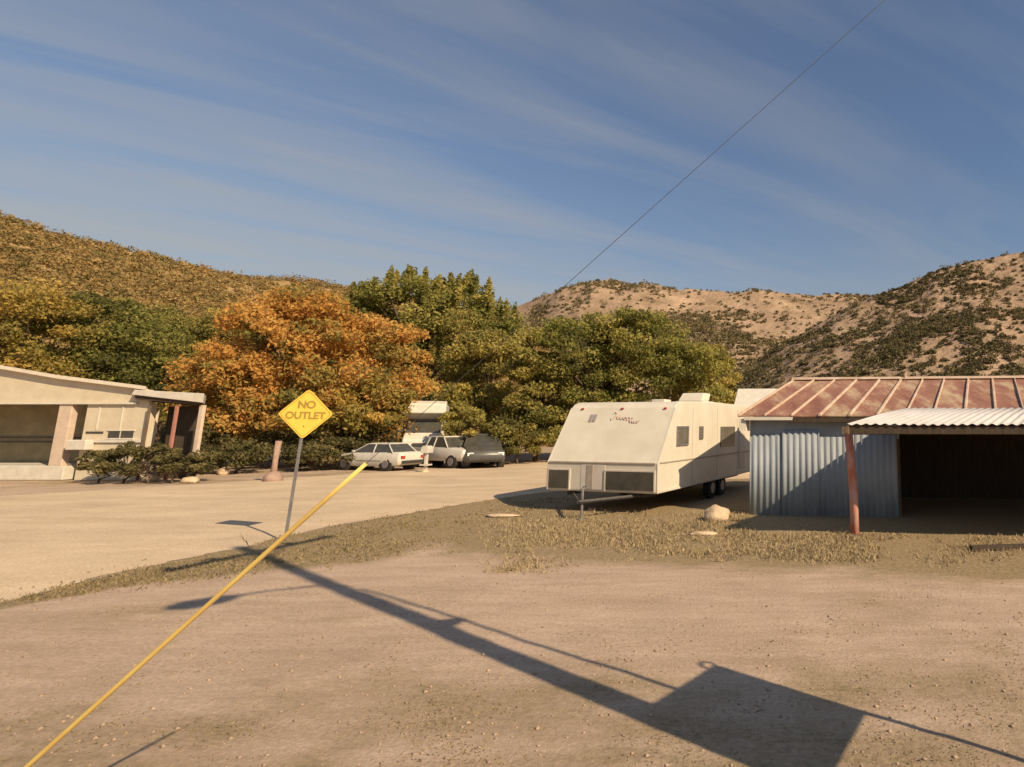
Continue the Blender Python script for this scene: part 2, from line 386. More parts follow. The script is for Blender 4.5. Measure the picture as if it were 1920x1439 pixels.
# road: one strip with uneven edges, a few mm proud of the ground
def sample(poly, t):
    f = t * (len(poly) - 1); i = min(int(f), len(poly) - 2); return poly[i].lerp(poly[i + 1], f - i)
mb = MB(); NR, NW = 260, 14
for i in range(NR + 1):
    # parameter by x so that both sides march together
    t = i / NR; a = sample(RN, t); b = sample(RF, t)
    a = a + Vector((1, 1, 0)) * (.22 * noise.noise(a * .8) + .12 * noise.noise(a * 3))
    b = b + Vector((0, .5 * noise.noise(Vector((b.x * .5, 9, 0))), 0))
    for k in range(NW + 1):
        p = a.lerp(b, k / NW)
        e = min(k, NW - k)
        p.z = -.012 if e == 0 else .022 + .012 * noise.noise(Vector((p.x * .4, p.y * .4, 3)))
        mb.v.append(tuple(p))
for i in range(NR):
    for k in range(NW):
        q = i * (NW + 1) + k; mb.f.append((q, q + NW + 1, q + NW + 2, q + 1))
tag(mb.build('road', road_material(), smooth=True), kind='structure')

# ---------------------------------------------------------------- hills
def hill_material(name, c1, c2, c3):
    m, n, b = base_mat(name); L = n.links.new
    t = n.nodes.new('ShaderNodeTexCoord')
    a = n.nodes.new('ShaderNodeTexNoise'); a.inputs['Scale'].default_value = .06; a.inputs['Detail'].default_value = 12; a.inputs['Roughness'].default_value = .68
    L(t.outputs['Object'], a.inputs['Vector'])
    r = n.nodes.new('ShaderNodeValToRGB'); e = r.color_ramp.elements
    e[0].position = .34; e[0].color = (*c1, 1); e[1].position = .66; e[1].color = (*c3, 1); k = e.new(.5); k.color = (*c2, 1)
    L(a.outputs['Fac'], r.inputs[0]); L(r.outputs[0], b.inputs['Base Color'])
    b.inputs['Roughness'].default_value = 1; b.inputs['Specular IOR Level'].default_value = 0
    c = n.nodes.new('ShaderNodeTexNoise'); c.inputs['Scale'].default_value = .5; c.inputs['Detail'].default_value = 8; L(t.outputs['Object'], c.inputs['Vector'])
    bu = n.nodes.new('ShaderNodeBump'); bu.inputs['Strength'].default_value = .8; bu.inputs['Distance'].default_value = 1.2
    L(c.outputs['Fac'], bu.inputs['Height']); L(bu.outputs[0], b.inputs['Normal'])
    return m
def hill(name, ridge, foot_y, material, amp, label_seed, power=1.15, nS=46):
    """ridge: list of (px, py, depth); the surface climbs from a foot line to the ridge and falls away behind"""
    pts = [D(*p) for p in ridge]
    K = 220; top = [sample(pts, i / K) for i in range(K + 1)]
    V = []
    for i, tp in enumerate(top):
        fy = foot_y if not callable(foot_y) else foot_y(tp)
        dirn = Vector((tp.x, tp.y, 0)).normalized()
        dist = Vector((tp.x, tp.y, 0)).length; fd = fy / max(dirn.y, .25)
        fd = min(fd, dist * .75)
        for k in range(nS + 1):
            s = k / nS * 1.45
            p = dirn * (fd + (dist - fd) * s)
            if s <= 1: h = tp.z * (s ** power)
            else: h = tp.z * (1 - ((s - 1) * 1.4) ** 1.3)
            w = min(1, s * 1.6) * amp
            q = Vector((p.x, p.y, label_seed * 31.7))
            h += w * (noise.noise(q * .022) * (1 if abs(s - 1) > .2 else abs(s - 1) / .2) + .35 * noise.noise(q * .07) + .12 * noise.noise(q * .2))
            V.append((p.x, p.y, h - .6))
    V = np.array(V); ii = np.arange((K + 1) * (nS + 1)).reshape(K + 1, nS + 1)
    F = np.stack([ii[:-1, :-1], ii[1:, :-1], ii[1:, 1:], ii[:-1, 1:]], -1).reshape(-1, 4)
    o = np_mesh(name, V, F, material); o.data.polygons.foreach_set('use_smooth', [True] * len(F))
    tag(o, kind='structure')
    return V.reshape(K + 1, nS + 1, 3)
hm1 = hill_material('autumn_hill_soil', (.24, .17, .075), (.34, .225, .10), (.46, .32, .18))
hm2 = hill_material('desert_hill_soil', (.21, .15, .095), (.34, .235, .155), (.45, .315, .21))
left_grid = hill('hill', [(-1400, 150, 95), (-700, 230, 105), (-200, 335, 120), (0, 397, 130), (150, 442, 140), (300, 483, 150), (450, 512, 165), (600, 527, 180), (760, 548, 200), (900, 585, 220), (1050, 640, 240), (1200, 700, 250)], 62, hm1, 3.0, 1)
mid_grid = hill('hill', [(600, 650, 330), (800, 620, 320), (985, 563, 310), (1050, 538, 300), (1110, 521, 300), (1200, 526, 300), (1300, 541, 300), (1420, 544, 300), (1600, 547, 290), (1700, 560, 290), (1900, 580, 290), (2300, 600, 300)], 85, hm2, 5.0, 2, power=1.3)
right_grid = hill('hill', [(1330, 730, 170), (1400, 690, 165), (1480, 630, 165), (1560, 585, 165), (1650, 545, 165), (1700, 524, 165), (1750, 503, 165), (1820, 482, 165), (1920, 465, 165), (2150, 420, 165), (2700, 380, 150), (3600, 380, 130)], 70, hm2, 4.0, 3, power=1.25)

def scrub(name, grid, n, size, m, seed, srange=(.1, 1.0), npc=34, leaf=.45, irange=(0, 1), density=None, tintc=.4):
    rs = np.random.RandomState(seed); C = []; Rr = []; T = []
    K, S, _ = grid.shape
    while len(C) < n:
        fi = rs.uniform(irange[0], irange[1]) * (K - 2); fs = rs.uniform(*srange) / 1.45 * (S - 2)
        i, k = int(fi), int(fs); u, v = fi - i, fs - k
        p = (grid[i, k] * (1 - u) * (1 - v) + grid[i + 1, k] * u * (1 - v) + grid[i, k + 1] * (1 - u) * v + grid[i + 1, k + 1] * u * v)
        if density is not None and rs.uniform() > density(p): continue
        r = size * (rs.uniform(.35, 1.2) if rs.uniform() > .08 else rs.uniform(1.3, 2.1))
        C.append(p + np.array([0, 0, r * .35])); Rr.append([r, r, r * .62]); T.append(np.clip(rs.normal(tintc, .2), 0.02, .98))
    v, f, t = leaf_arrays(np.array(C), np.array(Rr), npc, leaf, rs, np.array(T), .1)
    o = np_mesh(name, v, f, m, tint=t)
    return o
dn = lambda sc, th: (lambda p: 1.0 if noise.noise(Vector((p[0] * sc, p[1] * sc, 2))) > th else .22)
tag(scrub('hill_scrub', right_grid, 4300, .80, 'leaf_scrub', 1, (.05, 1.02), density=dn(.07, .05), leaf=.30, irange=(0, .8)),
    'dark olive desert scrub dotting the stony hillside behind the shed', 'scrub', kind='stuff')
tag(scrub('hill_scrub', mid_grid, 4800, 1.15, 'leaf_scrub', 2, (.2, 1.02), density=dn(.02, -.02), leaf=.5, npc=20, irange=(.2, .95), tintc=.55),
    'scattered scrub on the far tan ridge in the middle of the skyline', 'scrub', kind='stuff')
tag(scrub('hill_scrub', left_grid, 8500, 1.35, 'leaf_hill', 3, (.02, 1.02), leaf=.34, npc=40, irange=(.12, 1), tintc=.45),
    'rust and olive autumn brush covering the hillside at the left', 'scrub', kind='stuff')

# ---------------------------------------------------------------- trees
def tree(name, loc, crown, m, label, cat='tree', group=None, seed=1, clumps=90, clump_r=1.0, npc=170, leaf=.17,  
         trunk_r=.25, tint=(.45, .2), shoots=0, trunk=True, limb_h=None):
    """crown: ellipsoids (cx,cy,cz,rx,ry,rz) local to the base"""
    rs = np.random.RandomState(seed)
    root = empty(name, loc, 0, label, cat, group)
    vol = np.array([e[3] * e[4] * e[5] for e in crown]) ** .67; vol /= vol.sum()
    C = []; Rr = []; T = []
    for e, w in zip(crown, vol):
        for _ in range(max(4, int(clumps * w))):
            d = rs.normal(size=3); d /= np.linalg.norm(d); d[2] = d[2] if d[2] > -.55 else -d[2]
            q = rs.uniform(.45, 1.0) ** .6
            c = np.array(e[:3]) + d * np.array(e[3:]) * q
            if c[2] < .5: c[2] = rs.uniform(.4, 1.2)
            r = clump_r * rs.uniform(.5, 1.25)
            C.append(c); Rr.append([r * rs.uniform(.85, 1.3), r * rs.uniform(.85, 1.3), r * rs.uniform(.5, .85)])
            T.append(np.clip(rs.normal(tint[0], tint[1]), .03, .97))
    n_main = len(C)
    for _ in range(shoots):
        e = crown[rs.choice(len(crown), p=vol)]
        an = rs.uniform(0, 2 * math.pi); rr = rs.uniform(0, .85)
        c = np.array([e[0] + e[3] * rr * math.cos(an), e[1] + e[4] * rr * math.sin(an), e[2] + e[5] * (math.sqrt(1 - rr * rr * .9) + rs.uniform(.0, .10))])
        C.append(c); Rr.append([.26, .26, rs.uniform(.8, 1.5)]); T.append(np.clip(rs.normal(tint[0] + .1, tint[1]), 0, 1))
    C = np.array(C); Rr = np.array(Rr)
    if clumps > 39 and 'shrub' not in name: npc, leaf = int(npc * 1.9), leaf * .72
    v, f, t = leaf_arrays(C, Rr, npc, leaf, rs, np.array(T), .15)
    np_mesh('crown', v, f, m, root, t)
    if trunk:
        mb = MB(); H = max(e[2] for e in crown)
        lh = limb_h or H * .35
        wob = [Vector((rs.uniform(-.15, .15), rs.uniform(-.15, .15), 0)) for _ in range(5)]
        spine = [Vector((0, 0, -.2)), Vector((0, 0, lh * .5)) + wob[0], Vector((0, 0, lh)) + wob[1] * 2, Vector((0, 0, H * .75)) + wob[2] * 3]
        mb.tube(spine, [trunk_r * 1.25, trunk_r, trunk_r * .8, trunk_r * .3], 8)
        for k in rs.choice(n_main, min(16, n_main), replace=False):
            e = Vector(C[k]); s = spine[1].lerp(spine[3], rs.uniform(.2, .9)); mid = s.lerp(e, .5) + Vector((0, 0, .1 * (e - s).length))
            mb.tube([s, mid, e], [trunk_r * .38, trunk_r * .22, trunk_r * .06], 6)
        mb.build('trunk', 'bark', root, smooth=True)
    return root
def base(px, Y, z=0): 
    p = D(px, HZ, Y); return Vector((p.x, Y, z))
def m_at(Y): return FPX / Y      # px per metre

# big orange tree behind the sign: Y=37 => 29.7 px/m
tree('orange_tree', base(570, 37), [(-.8, 0, 6.8, 5.4, 4.0, 3.9), (3.4, 0, 5.4, 4.2, 3.5, 3.7), (-4.2, 0, 4.2, 3.6, 3, 3.0), (1.0, -1.2, 2.8, 5.6, 3, 2.2)], 'leaf_orange',
     'broad orange autumn tree behind the yellow diamond sign', seed=3, clumps=290, clump_r=1.0, npc=150, tint=(.58, .22), trunk_r=.32)
# tall green tree: Y=52 => 21 px/m
tree('cottonwood_tree', base(775, 53), [(-1.6, 0, 11.0, 5.6, 4.5, 4.6), (3.6, 0, 10.8, 4.6, 4, 4.4), (-5.8, 0, 9.8, 3.8, 3.5, 4.0), (1, 0, 5.5, 6, 4, 4), (6.6, 0, 8.6, 3.0, 3, 4.2)], 'leaf_green',
     'tallest feathery green tree rising above the orange tree', seed=5, clumps=210, clump_r=1.25, npc=150, leaf=.2, tint=(.5, .19), shoots=70, trunk_r=.4)
tree('yellow_tree', base(668, 35.5), [(0, 0, 3.3, 2.9, 1.8, 1.6), (-1.8, -.3, 2.6, 2.0, 1.5, 1.1)], 'leaf_yellow',
     'low yellow green branches at the lower right of the orange tree, above the white car', seed=17, clumps=60, clump_r=.75, npc=130, tint=(.5, .2), trunk_r=.14)
# green mass right of it
tree('willow_tree', base(905, 46), [(0, 0, 6.2, 3.3, 3, 3.3), (-.6, 0, 2.8, 3.2, 3, 2.4)], 'leaf_olive',
     'yellow green bushy tree above the dark car, right of the tallest tree', seed=6, clumps=110, clump_r=1.0, npc=150, tint=(.55, .17), trunk_r=.25)
tree('willow_tree', base(1120, 42), [(-1.7, 0, 6.7, 4.4, 3.6, 3.5), (2.6, 0, 6.7, 3.9, 3.3, 3.9), (5.8, 0, 5.0, 3.0, 3, 3.4), (0, -.5, 2.7, 5.6, 3.4, 2.3)], 'leaf_green',
     'wide round green tree directly behind the travel trailer', seed=8, clumps=230, clump_r=.95, npc=160, tint=(.47, .18), trunk_r=.35)
tree('willow_tree', base(1010, 41), [(0, 0, 4.6, 2.4, 2.4, 2.9), (-.8, 0, 2.0, 2.4, 2.2, 1.8)], 'leaf_olive',
     'lower olive tree at the left end of the trailer, beside the road', seed=9, clumps=90, clump_r=.85, npc=150, tint=(.42, .18), trunk_r=.2)
tree('willow_tree', base(1310, 48), [(0, 0, 5.6, 3.3, 2.8, 3.6), (1.4, 0, 3.0, 2.8, 2.6, 2.4)], 'leaf_olive',
     'yellowing green tree over the roof end of the trailer', seed=10, clumps=110, clump_r=.9, npc=150, tint=(.58, .16), trunk_r=.22)
tree('mulberry_tree', base(175, 44), [(-1.2, 0, 8.4, 4.4, 4, 3.9), (2.6, 0, 7.2, 3.4, 3, 3.4), (-1, 0, 4.2, 5.0, 3.4, 3.0), (4.6, 0, 4.8, 3, 3, 2.8)], 'leaf_green',
     'dark green tree behind the roof of the mobile home', seed=11, clumps=190, clump_r=1.05, npc=150, tint=(.36, .2), trunk_r=.3)
tree('yellow_tree', base(-10, 40), [(0, 0, 8.2, 4.0, 3.6, 4.0), (-4, 0, 7.2, 4, 3.4, 3.8), (1, 0, 4.4, 3.2, 3, 2.8)], 'leaf_yellow',
     'yellow orange tree at the left edge of the picture', seed=12, clumps=150, clump_r=1.0, npc=140, tint=(.48, .2), trunk_r=.3)
tree('mesquite_tree', base(300, 56), [(0, 0, 8.8, 4.6, 3.6, 4.4), (5.0, 0, 9.0, 4.2, 3.4, 4.4), (2.0, 0, 4.6, 5.5, 3.4, 3.4)], 'leaf_olive',
     'olive and brown tree between the dark green tree and the orange tree', seed=13, clumps=150, clump_r=1.1, npc=140, leaf=.2, tint=(.55, .22), trunk_r=.25)
tree('mesquite_tree', base(520, 62), [(-4, 0, 8.8, 4.6, 4, 4.4), (2.2, 0, 9.9, 4.8, 4, 4.4)], 'leaf_olive',
     'olive brown tree showing above the crown of the orange tree', seed=14, clumps=170, clump_r=1.2, npc=140, leaf=.22, tint=(.30, .2), trunk_r=.25)
tree('yellow_tree', base(1497, 44), [(0, 0, 3.4, 1.5, 1.4, 1.9)], 'leaf_yellow',
     'small golden tree peeking over the left end of the rusty roof', seed=15, clumps=40, clump_r=.6, npc=120, leaf=.13, tint=(.7, .15), trunk_r=.12)
for k, (px, Y, w, h, mm, lab) in enumerate([
    (1415, 60, 3.6, 5.0, 'leaf_scrub', 'dark bushy mesquite between the trailer trees and the golden tree'),
    (1600, 66, 5.2, 4.6, 'leaf_scrub', 'dark mesquite low behind the rusty roof, left of the vent pipe'),
    (1840, 70, 5.0, 4.4, 'leaf_scrub', 'dark mesquite low behind the rusty roof, right of the vent pipe')]):
    tree('mesquite_tree', base(px, Y), [(-w * .4, 0, h * .55, w * .6, w * .5, h * .45), (w * .45, 0, h * .5, w * .55, w * .5, h * .42)], mm, lab, seed=30 + k, clumps=70, clump_r=.9, npc=110, leaf=.2, tint=(.4, .2), trunk_r=.15)
# understorey shrubs between the home and the cars
sh = [(455, 31.0, 1.5, 1.5, 'dark shrub nearest the corner of the carport'), (400, 33, 1.7, 2.2, 'dark shrub in the shade beside the carport post'),
      (590, 32.5, 1.4, 1.3, 'low shrub in the shade behind the sign post'), (530, 34, 2.0, 2.0, 'tall shrub under the orange tree, left of the sign'),
      (640, 33.5, 1.5, 1.7, 'shrub in front of the nose of the white sedan'), (690, 36, 1.8, 2.3, 'shrub behind the hood of the white sedan'),
      (940, 37, 1.4, 2.8, 'tall olive shrub beside the dark car'), (975, 38, 1.5, 2.5, 'olive shrub at the road edge next to the trailer')]
for k, (px, Y, r, h, lab) in enumerate(sh):
    tree('shrub', base(px, Y), [(0, 0, h * .5, r, r * .8, h * .5)], 'leaf_shrub' if k < 6 else 'leaf_olive', lab, 'shrub', seed=50 + k, clumps=34, clump_r=.42, npc=110, leaf=.09, tint=(.33, .16), trunk_r=.06)
tree('shrub', base(868, 36.0), [(0, 0, 2.3, 1.25, 1.0, 1.5)], 'leaf_olive', 'leafy yellow green bush covering the right side of the motorhome', 'shrub', seed=91, clumps=30, clump_r=.45, npc=110, leaf=.1, tint=(.6, .15), trunk_r=.08)
sh2 = [(205, 26.0, .9, 1.5, 'grey green shrub before the white wall of the home'), (250, 25.8, 1.0, 1.7, 'bushy shrub under the dark window slot'),
       (300, 25.8, 1.0, 1.6, 'shrub in front of the left half of the carport'), (345, 26.0, 1.0, 1.3, 'shrub in front of the carport below its middle post'),
       (375, 26.6, .7, 1.0, 'smallest shrub at the carport corner post')]
for k, (px, Y, r, h, lab) in enumerate(sh2):
    tree('shrub', base(px, Y), [(0, 0, h * .5, r, r * .8, h * .5)], 'leaf_shrub', lab, 'shrub', seed=70 + k, clumps=22, clump_r=.27, npc=110, leaf=.07, tint=(.45, .16), trunk_r=.05)

# ---------------------------------------------------------------- shed
def build_shed():
    O = G(1405, 966); u = Vector((math.cos(R(6)), -math.sin(R(6)), 0)); w = Vector((math.sin(R(20)), math.cos(R(20)), 0))
    root = empty('tin_shed', O, 0, 'open tin shed with a rusty red ribbed roof and corrugated front wall', 'shed')
    P = lambda a, b, z: u * a + w * b + Vector((0, 0, z))
    # corrugated front wall: three sheets of different height
    def sheet(a0, a1, z0, z1, b0, per=.17, amp=.018):
        n = int((a1 - a0) / per * 8); mb = MB()
        for i in range(n + 1):
            a = a0 + (a1 - a0) * i / n; off = amp * math.sin(2 * math.pi * a / per)
            mb.v += [tuple(P(a, b0 + off, z0)), tuple(P(a, b0 + off, z1))]
        for i in range(n): mb.f.append((2*i, 2*i+2, 2*i+3, 2*i+1))
        return mb
    for a0, a1, z1, bo in [(0, .98, 2.20, 0), (.93, 1.98, 2.32, -.045), (1.93, 2.9, 2.14, 0), (2.85, 4.1, 2.2, -.045)]:
        sheet(a0, a1, -.05, z1, bo).build('wall_sheet', 'galv', root, smooth=True, solid=.004)
    # frame behind the wall, frieze board above it
    mb = MB()
    mb.prism([P(-.02, .06, 2.08), P(4.15, .06, 2.08), P(4.15, .14, 2.08), P(-.02, .14, 2.08)], (0, 0, .58)); mb.build('frieze_board', 'galv', root)
    for a in (0.02, 2.0, 4.05):
        mb = MB(); mb.prism([P(a, .06, -.1), P(a + .1, .06, -.1), P(a + .1, .15, -.1), P(a, .15, -.1)], (0, 0, 2.17)); mb.build('stud', 'old_wood', root)
    mb = MB(); mb.prism([P(-.0, .16, -.1), P(.05, .16, -.1), P(.05, 4.6, -.1), P(-.0, 4.6, -.1)], (0, 0, 2.75)); mb.build('side_wall', 'galv', root)
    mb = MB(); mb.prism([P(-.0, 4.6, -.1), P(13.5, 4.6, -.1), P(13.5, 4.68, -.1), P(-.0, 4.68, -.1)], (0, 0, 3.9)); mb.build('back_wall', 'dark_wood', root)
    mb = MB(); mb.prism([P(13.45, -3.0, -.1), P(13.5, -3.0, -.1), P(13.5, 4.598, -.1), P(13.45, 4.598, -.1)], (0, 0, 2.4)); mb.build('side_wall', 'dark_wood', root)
    # red roof
    E = lambda a, b: P(a, b, 2.72 + .265 * (b + .3))
    aL, aR, bE, bR = -.22, 13.8, -.3, 4.75
    mb = MB(); n = 46
    for j in range(n + 1):
        a = aL + (aR - aL) * j / n; sag = .025 * noise.noise(Vector((a * .9, 0, 0)))
        mb.v += [tuple(E(a, bE) + Vector((0, 0, sag))), tuple(E(a, (bE + bR) / 2) + Vector((0, 0, sag * .5 - .02))), tuple(E(a, bR) + Vector((0, 0, -sag)))]
    for j in range(n):
        for k in range(2): i = 3 * j + k; mb.f.append((i, i + 3, i + 4, i + 1))
    mb.build('roof', rust_panels(u), root, solid=.03)
    top = E(0, bR)
    mb = MB(); mb.poly([E(aL, bR), E(aR, bR), E(aR, bR) + w * 3 - Vector((0, 0, .9)), E(aL, bR) + w * 3 - Vector((0, 0, .9))])
    mb.build('back_roof', 'rust_roof', root, solid=.03)
    a = aL + .02
    rr = random.Random(4)
    while a < aR:
        mb = MB(); d = .03 if rr.random() < .5 else .045
        p0, p1 = E(a, bE - .02), E(a, bR)
        mb.prism([p0 - u * d, p0 + u * d, p0 + u * d * .5 + Vector((0, 0, .06)), p0 - u * d * .5 + Vector((0, 0, .06))], p1 - p0); mb.build('roof_rib', 'rib_metal', root)
        a += .78 + rr.uniform(-.05, .06)
    mb = MB(); p0, p1 = E(aL - .05, bR), E(aR, bR)
    mb.prism([p0 - w * .14 + Vector((0, 0, .02)), p0 + Vector((0, 0, .11)), p0 + w * .14 + Vector((0, 0, .0)), p0 - Vector((0, 0, .02))], p1 - p0); mb.build('ridge_cap', 'rib_metal', root)
    # white eave trim, left, with a gap beyond
    p0 = P(-.05, -.31, 2.60); mb = MB(); mb.prism([p0, p0 + Vector((0, 0, .085)), p0 + Vector((0, 0, .085)) + w * .03, p0 + w * .03], u * 1.35); mb.build('eave_trim', 'white_siding', root)
    p0 = P(1.32, -.28, 2.55); mb = MB(); mb.prism([p0, p0 + Vector((0, 0, .13)), p0 + Vector((0, 0, .13)) + w * .03, p0 + w * .03], u * 9); mb.build('eave_board', 'dark_wood', root)
    p0 = P(-.2, -.26, 2.30); mb = MB(); mb.prism([p0, p0 + Vector((.18, 0, 0)), p0 + Vector((.18, 0, .34)), p0 + Vector((-.02, 0, .34))], w * .3); mb.build('eave_bracket', 'white_siding', root)
    # lean-to roof of pale corrugated sheets, laid over the red roof
    FL = D(1588, 796, 12.7) - O; BL0 = D(1702, 757, 16.6) - O
    Bz = 0.0
    mb = MB(); n = 600; Lr = 12.3; per = .2
    for i in range(n + 1):
        s = i / n * Lr; c = .017 * math.cos(2 * math.pi * s / per) + .012 * noise.noise(Vector((s * .8, 0, 0)))
        f = FL + u * s; bk = BL0 + u * s
        # height of the red roof at the back edge
        det = u.x * w.y - u.y * w.x; bb = (u.x * bk.y - u.y * bk.x) / det
        bk.z = 2.72 + .265 * (bb + .3) + .09
        md = f.lerp(bk, .5) + Vector((0, 0, .03))
        for p in (f, md, bk): mb.v.append(tuple(p + Vector((0, 0, c))))
    for i in range(n):
        for k in range(2): q = 3 * i + k; mb.f.append((q, q + 3, q + 4, q + 1))
    mb.build('lean_to_roof', 'galv_roof', root, smooth=True, solid=.006)
    # front beam, rafters and posts
    post = G(1603, 1004) - O
    bp = post + Vector((-.25, 0, 0))
    mb = MB(); p0 = Vector((bp.x, bp.y, 2.26)); mb.prism([p0, p0 + w * .09, p0 + w * .09 + Vector((0, 0, .17)), p0 + Vector((0, 0, .17))], u * 12.4); mb.build('beam', 'old_wood', root)
    p0 = FL + Vector((0, 0, -.20)) + w * .05; mb = MB(); mb.prism([p0, p0 + w * .03, p0 + w * .03 + Vector((0, 0, .16)), p0 + Vector((0, 0, .16))], u * 12.3); mb.build('fascia', 'dark_wood', root)
    BLz = BL0.copy(); det = u.x * w.y - u.y * w.x; BLz.z = 2.72 + .265 * ((u.x * BLz.y - u.y * BLz.x) / det + .3) + .06
    mb = MB(); mb.prism([FL + Vector((0, 0, -.2)), BLz + Vector((0, 0, -.16)), BLz + Vector((0, 0, -.01)), FL + Vector((0, 0, -.024))], u * .03); mb.build('verge_board', 'old_wood', root)
    for k in range(13):
        q0 = FL + u * (k * .93 + .5) + w * .1 + Vector((0, 0, -.17)); q1 = q0 + w * 3.7 + Vector((0, 0, .36))
        mb = MB(); mb.prism([q0, q0 + u * .05, q0 + u * .05 + Vector((0, 0, .12)), q0 + Vector((0, 0, .12))], q1 - q0); mb.build('rafter', 'old_wood', root)
    mb = MB(); pts = [(post.x, post.y, -.2), (post.x - .01, post.y, .9), (post.x - .06, post.y, 1.7), (post.x - .10, post.y, 2.27)]
    mb.tube(pts, [.105, .10, .095, .10], 10); mb.build('post', 'post_red', root, smooth=True)
    q = post + u * 7.6; mb = MB(); mb.tube([(q.x, q.y, -.2), (q.x, q.y, 2.27)], .1, 10); mb.build('post', 'post_red', root, smooth=True)
    # vent pipe on the ridge
    v = E(2.75, 4.6); v = D(1697, 705, O.y + v.y) - O; v.z = E(0, 4.6).z
    mb = MB(); mb.tube([v - Vector((0, 0, .1)), v + Vector((0, 0, .28))], .055, 10); mb.build('vent_pipe', 'rib_metal', root)
    mb = MB(); mb.tube([v + Vector((0, 0, .26)), v + Vector((0, 0, .30)), v + Vector((0, 0, .36))], [.10, .10, .02], 10)
    return root
def rust_panels(u):
    """red paint over steel: each sheet has its own wear, streaked down the slope"""
    m, n, b = base_mat('rusty_red_paint'); L = n.links.new
    t = n.nodes.new('ShaderNodeTexCoord')
    def N(sc, st, det=9, rot=0):
        mp = n.nodes.new('ShaderNodeMapping'); mp.inputs['Scale'].default_value = st; mp.inputs['Rotation'].default_value = (0, 0, rot)
        L(t.outputs['Object'], mp.inputs[0])
        q = n.nodes.new('ShaderNodeTexNoise'); q.inputs['Scale'].default_value = sc; q.inputs['Detail'].default_value = det; q.inputs['Roughness'].default_value = .62
        L(mp.outputs[0], q.inputs['Vector']); return q
    a = N(1.5, (1, .16, 1), rot=R(20)); c = N(9, (1, .5, 1), rot=R(20))
    ad = n.nodes.new('ShaderNodeMath'); ad.operation = 'MULTIPLY_ADD'; ad.inputs[1].default_value = .3; L(c.outputs['Fac'], ad.inputs[0]); L(a.outputs['Fac'], ad.inputs[2])
    r = n.nodes.new('ShaderNodeValToRGB'); e = r.color_ramp.elements
    e[0].position = .48; e[0].color = (.20, .078, .054, 1); e[1].position = .82; e[1].color = (.44, .32, .20, 1)
    k = e.new(.64); k.color = (.27, .125, .08, 1)
    L(ad.outputs[0], r.inputs[0]); L(r.outputs[0], b.inputs['Base Color']); b.inputs['Roughness'].default_value = .8
    bu = n.nodes.new('ShaderNodeBump'); bu.inputs['Strength'].default_value = .3; bu.inputs['Distance'].default_value = .02
    L(c.outputs['Fac'], bu.inputs['Height']); L(bu.outputs[0], b.inputs['Normal'])
    return m
build_shed()

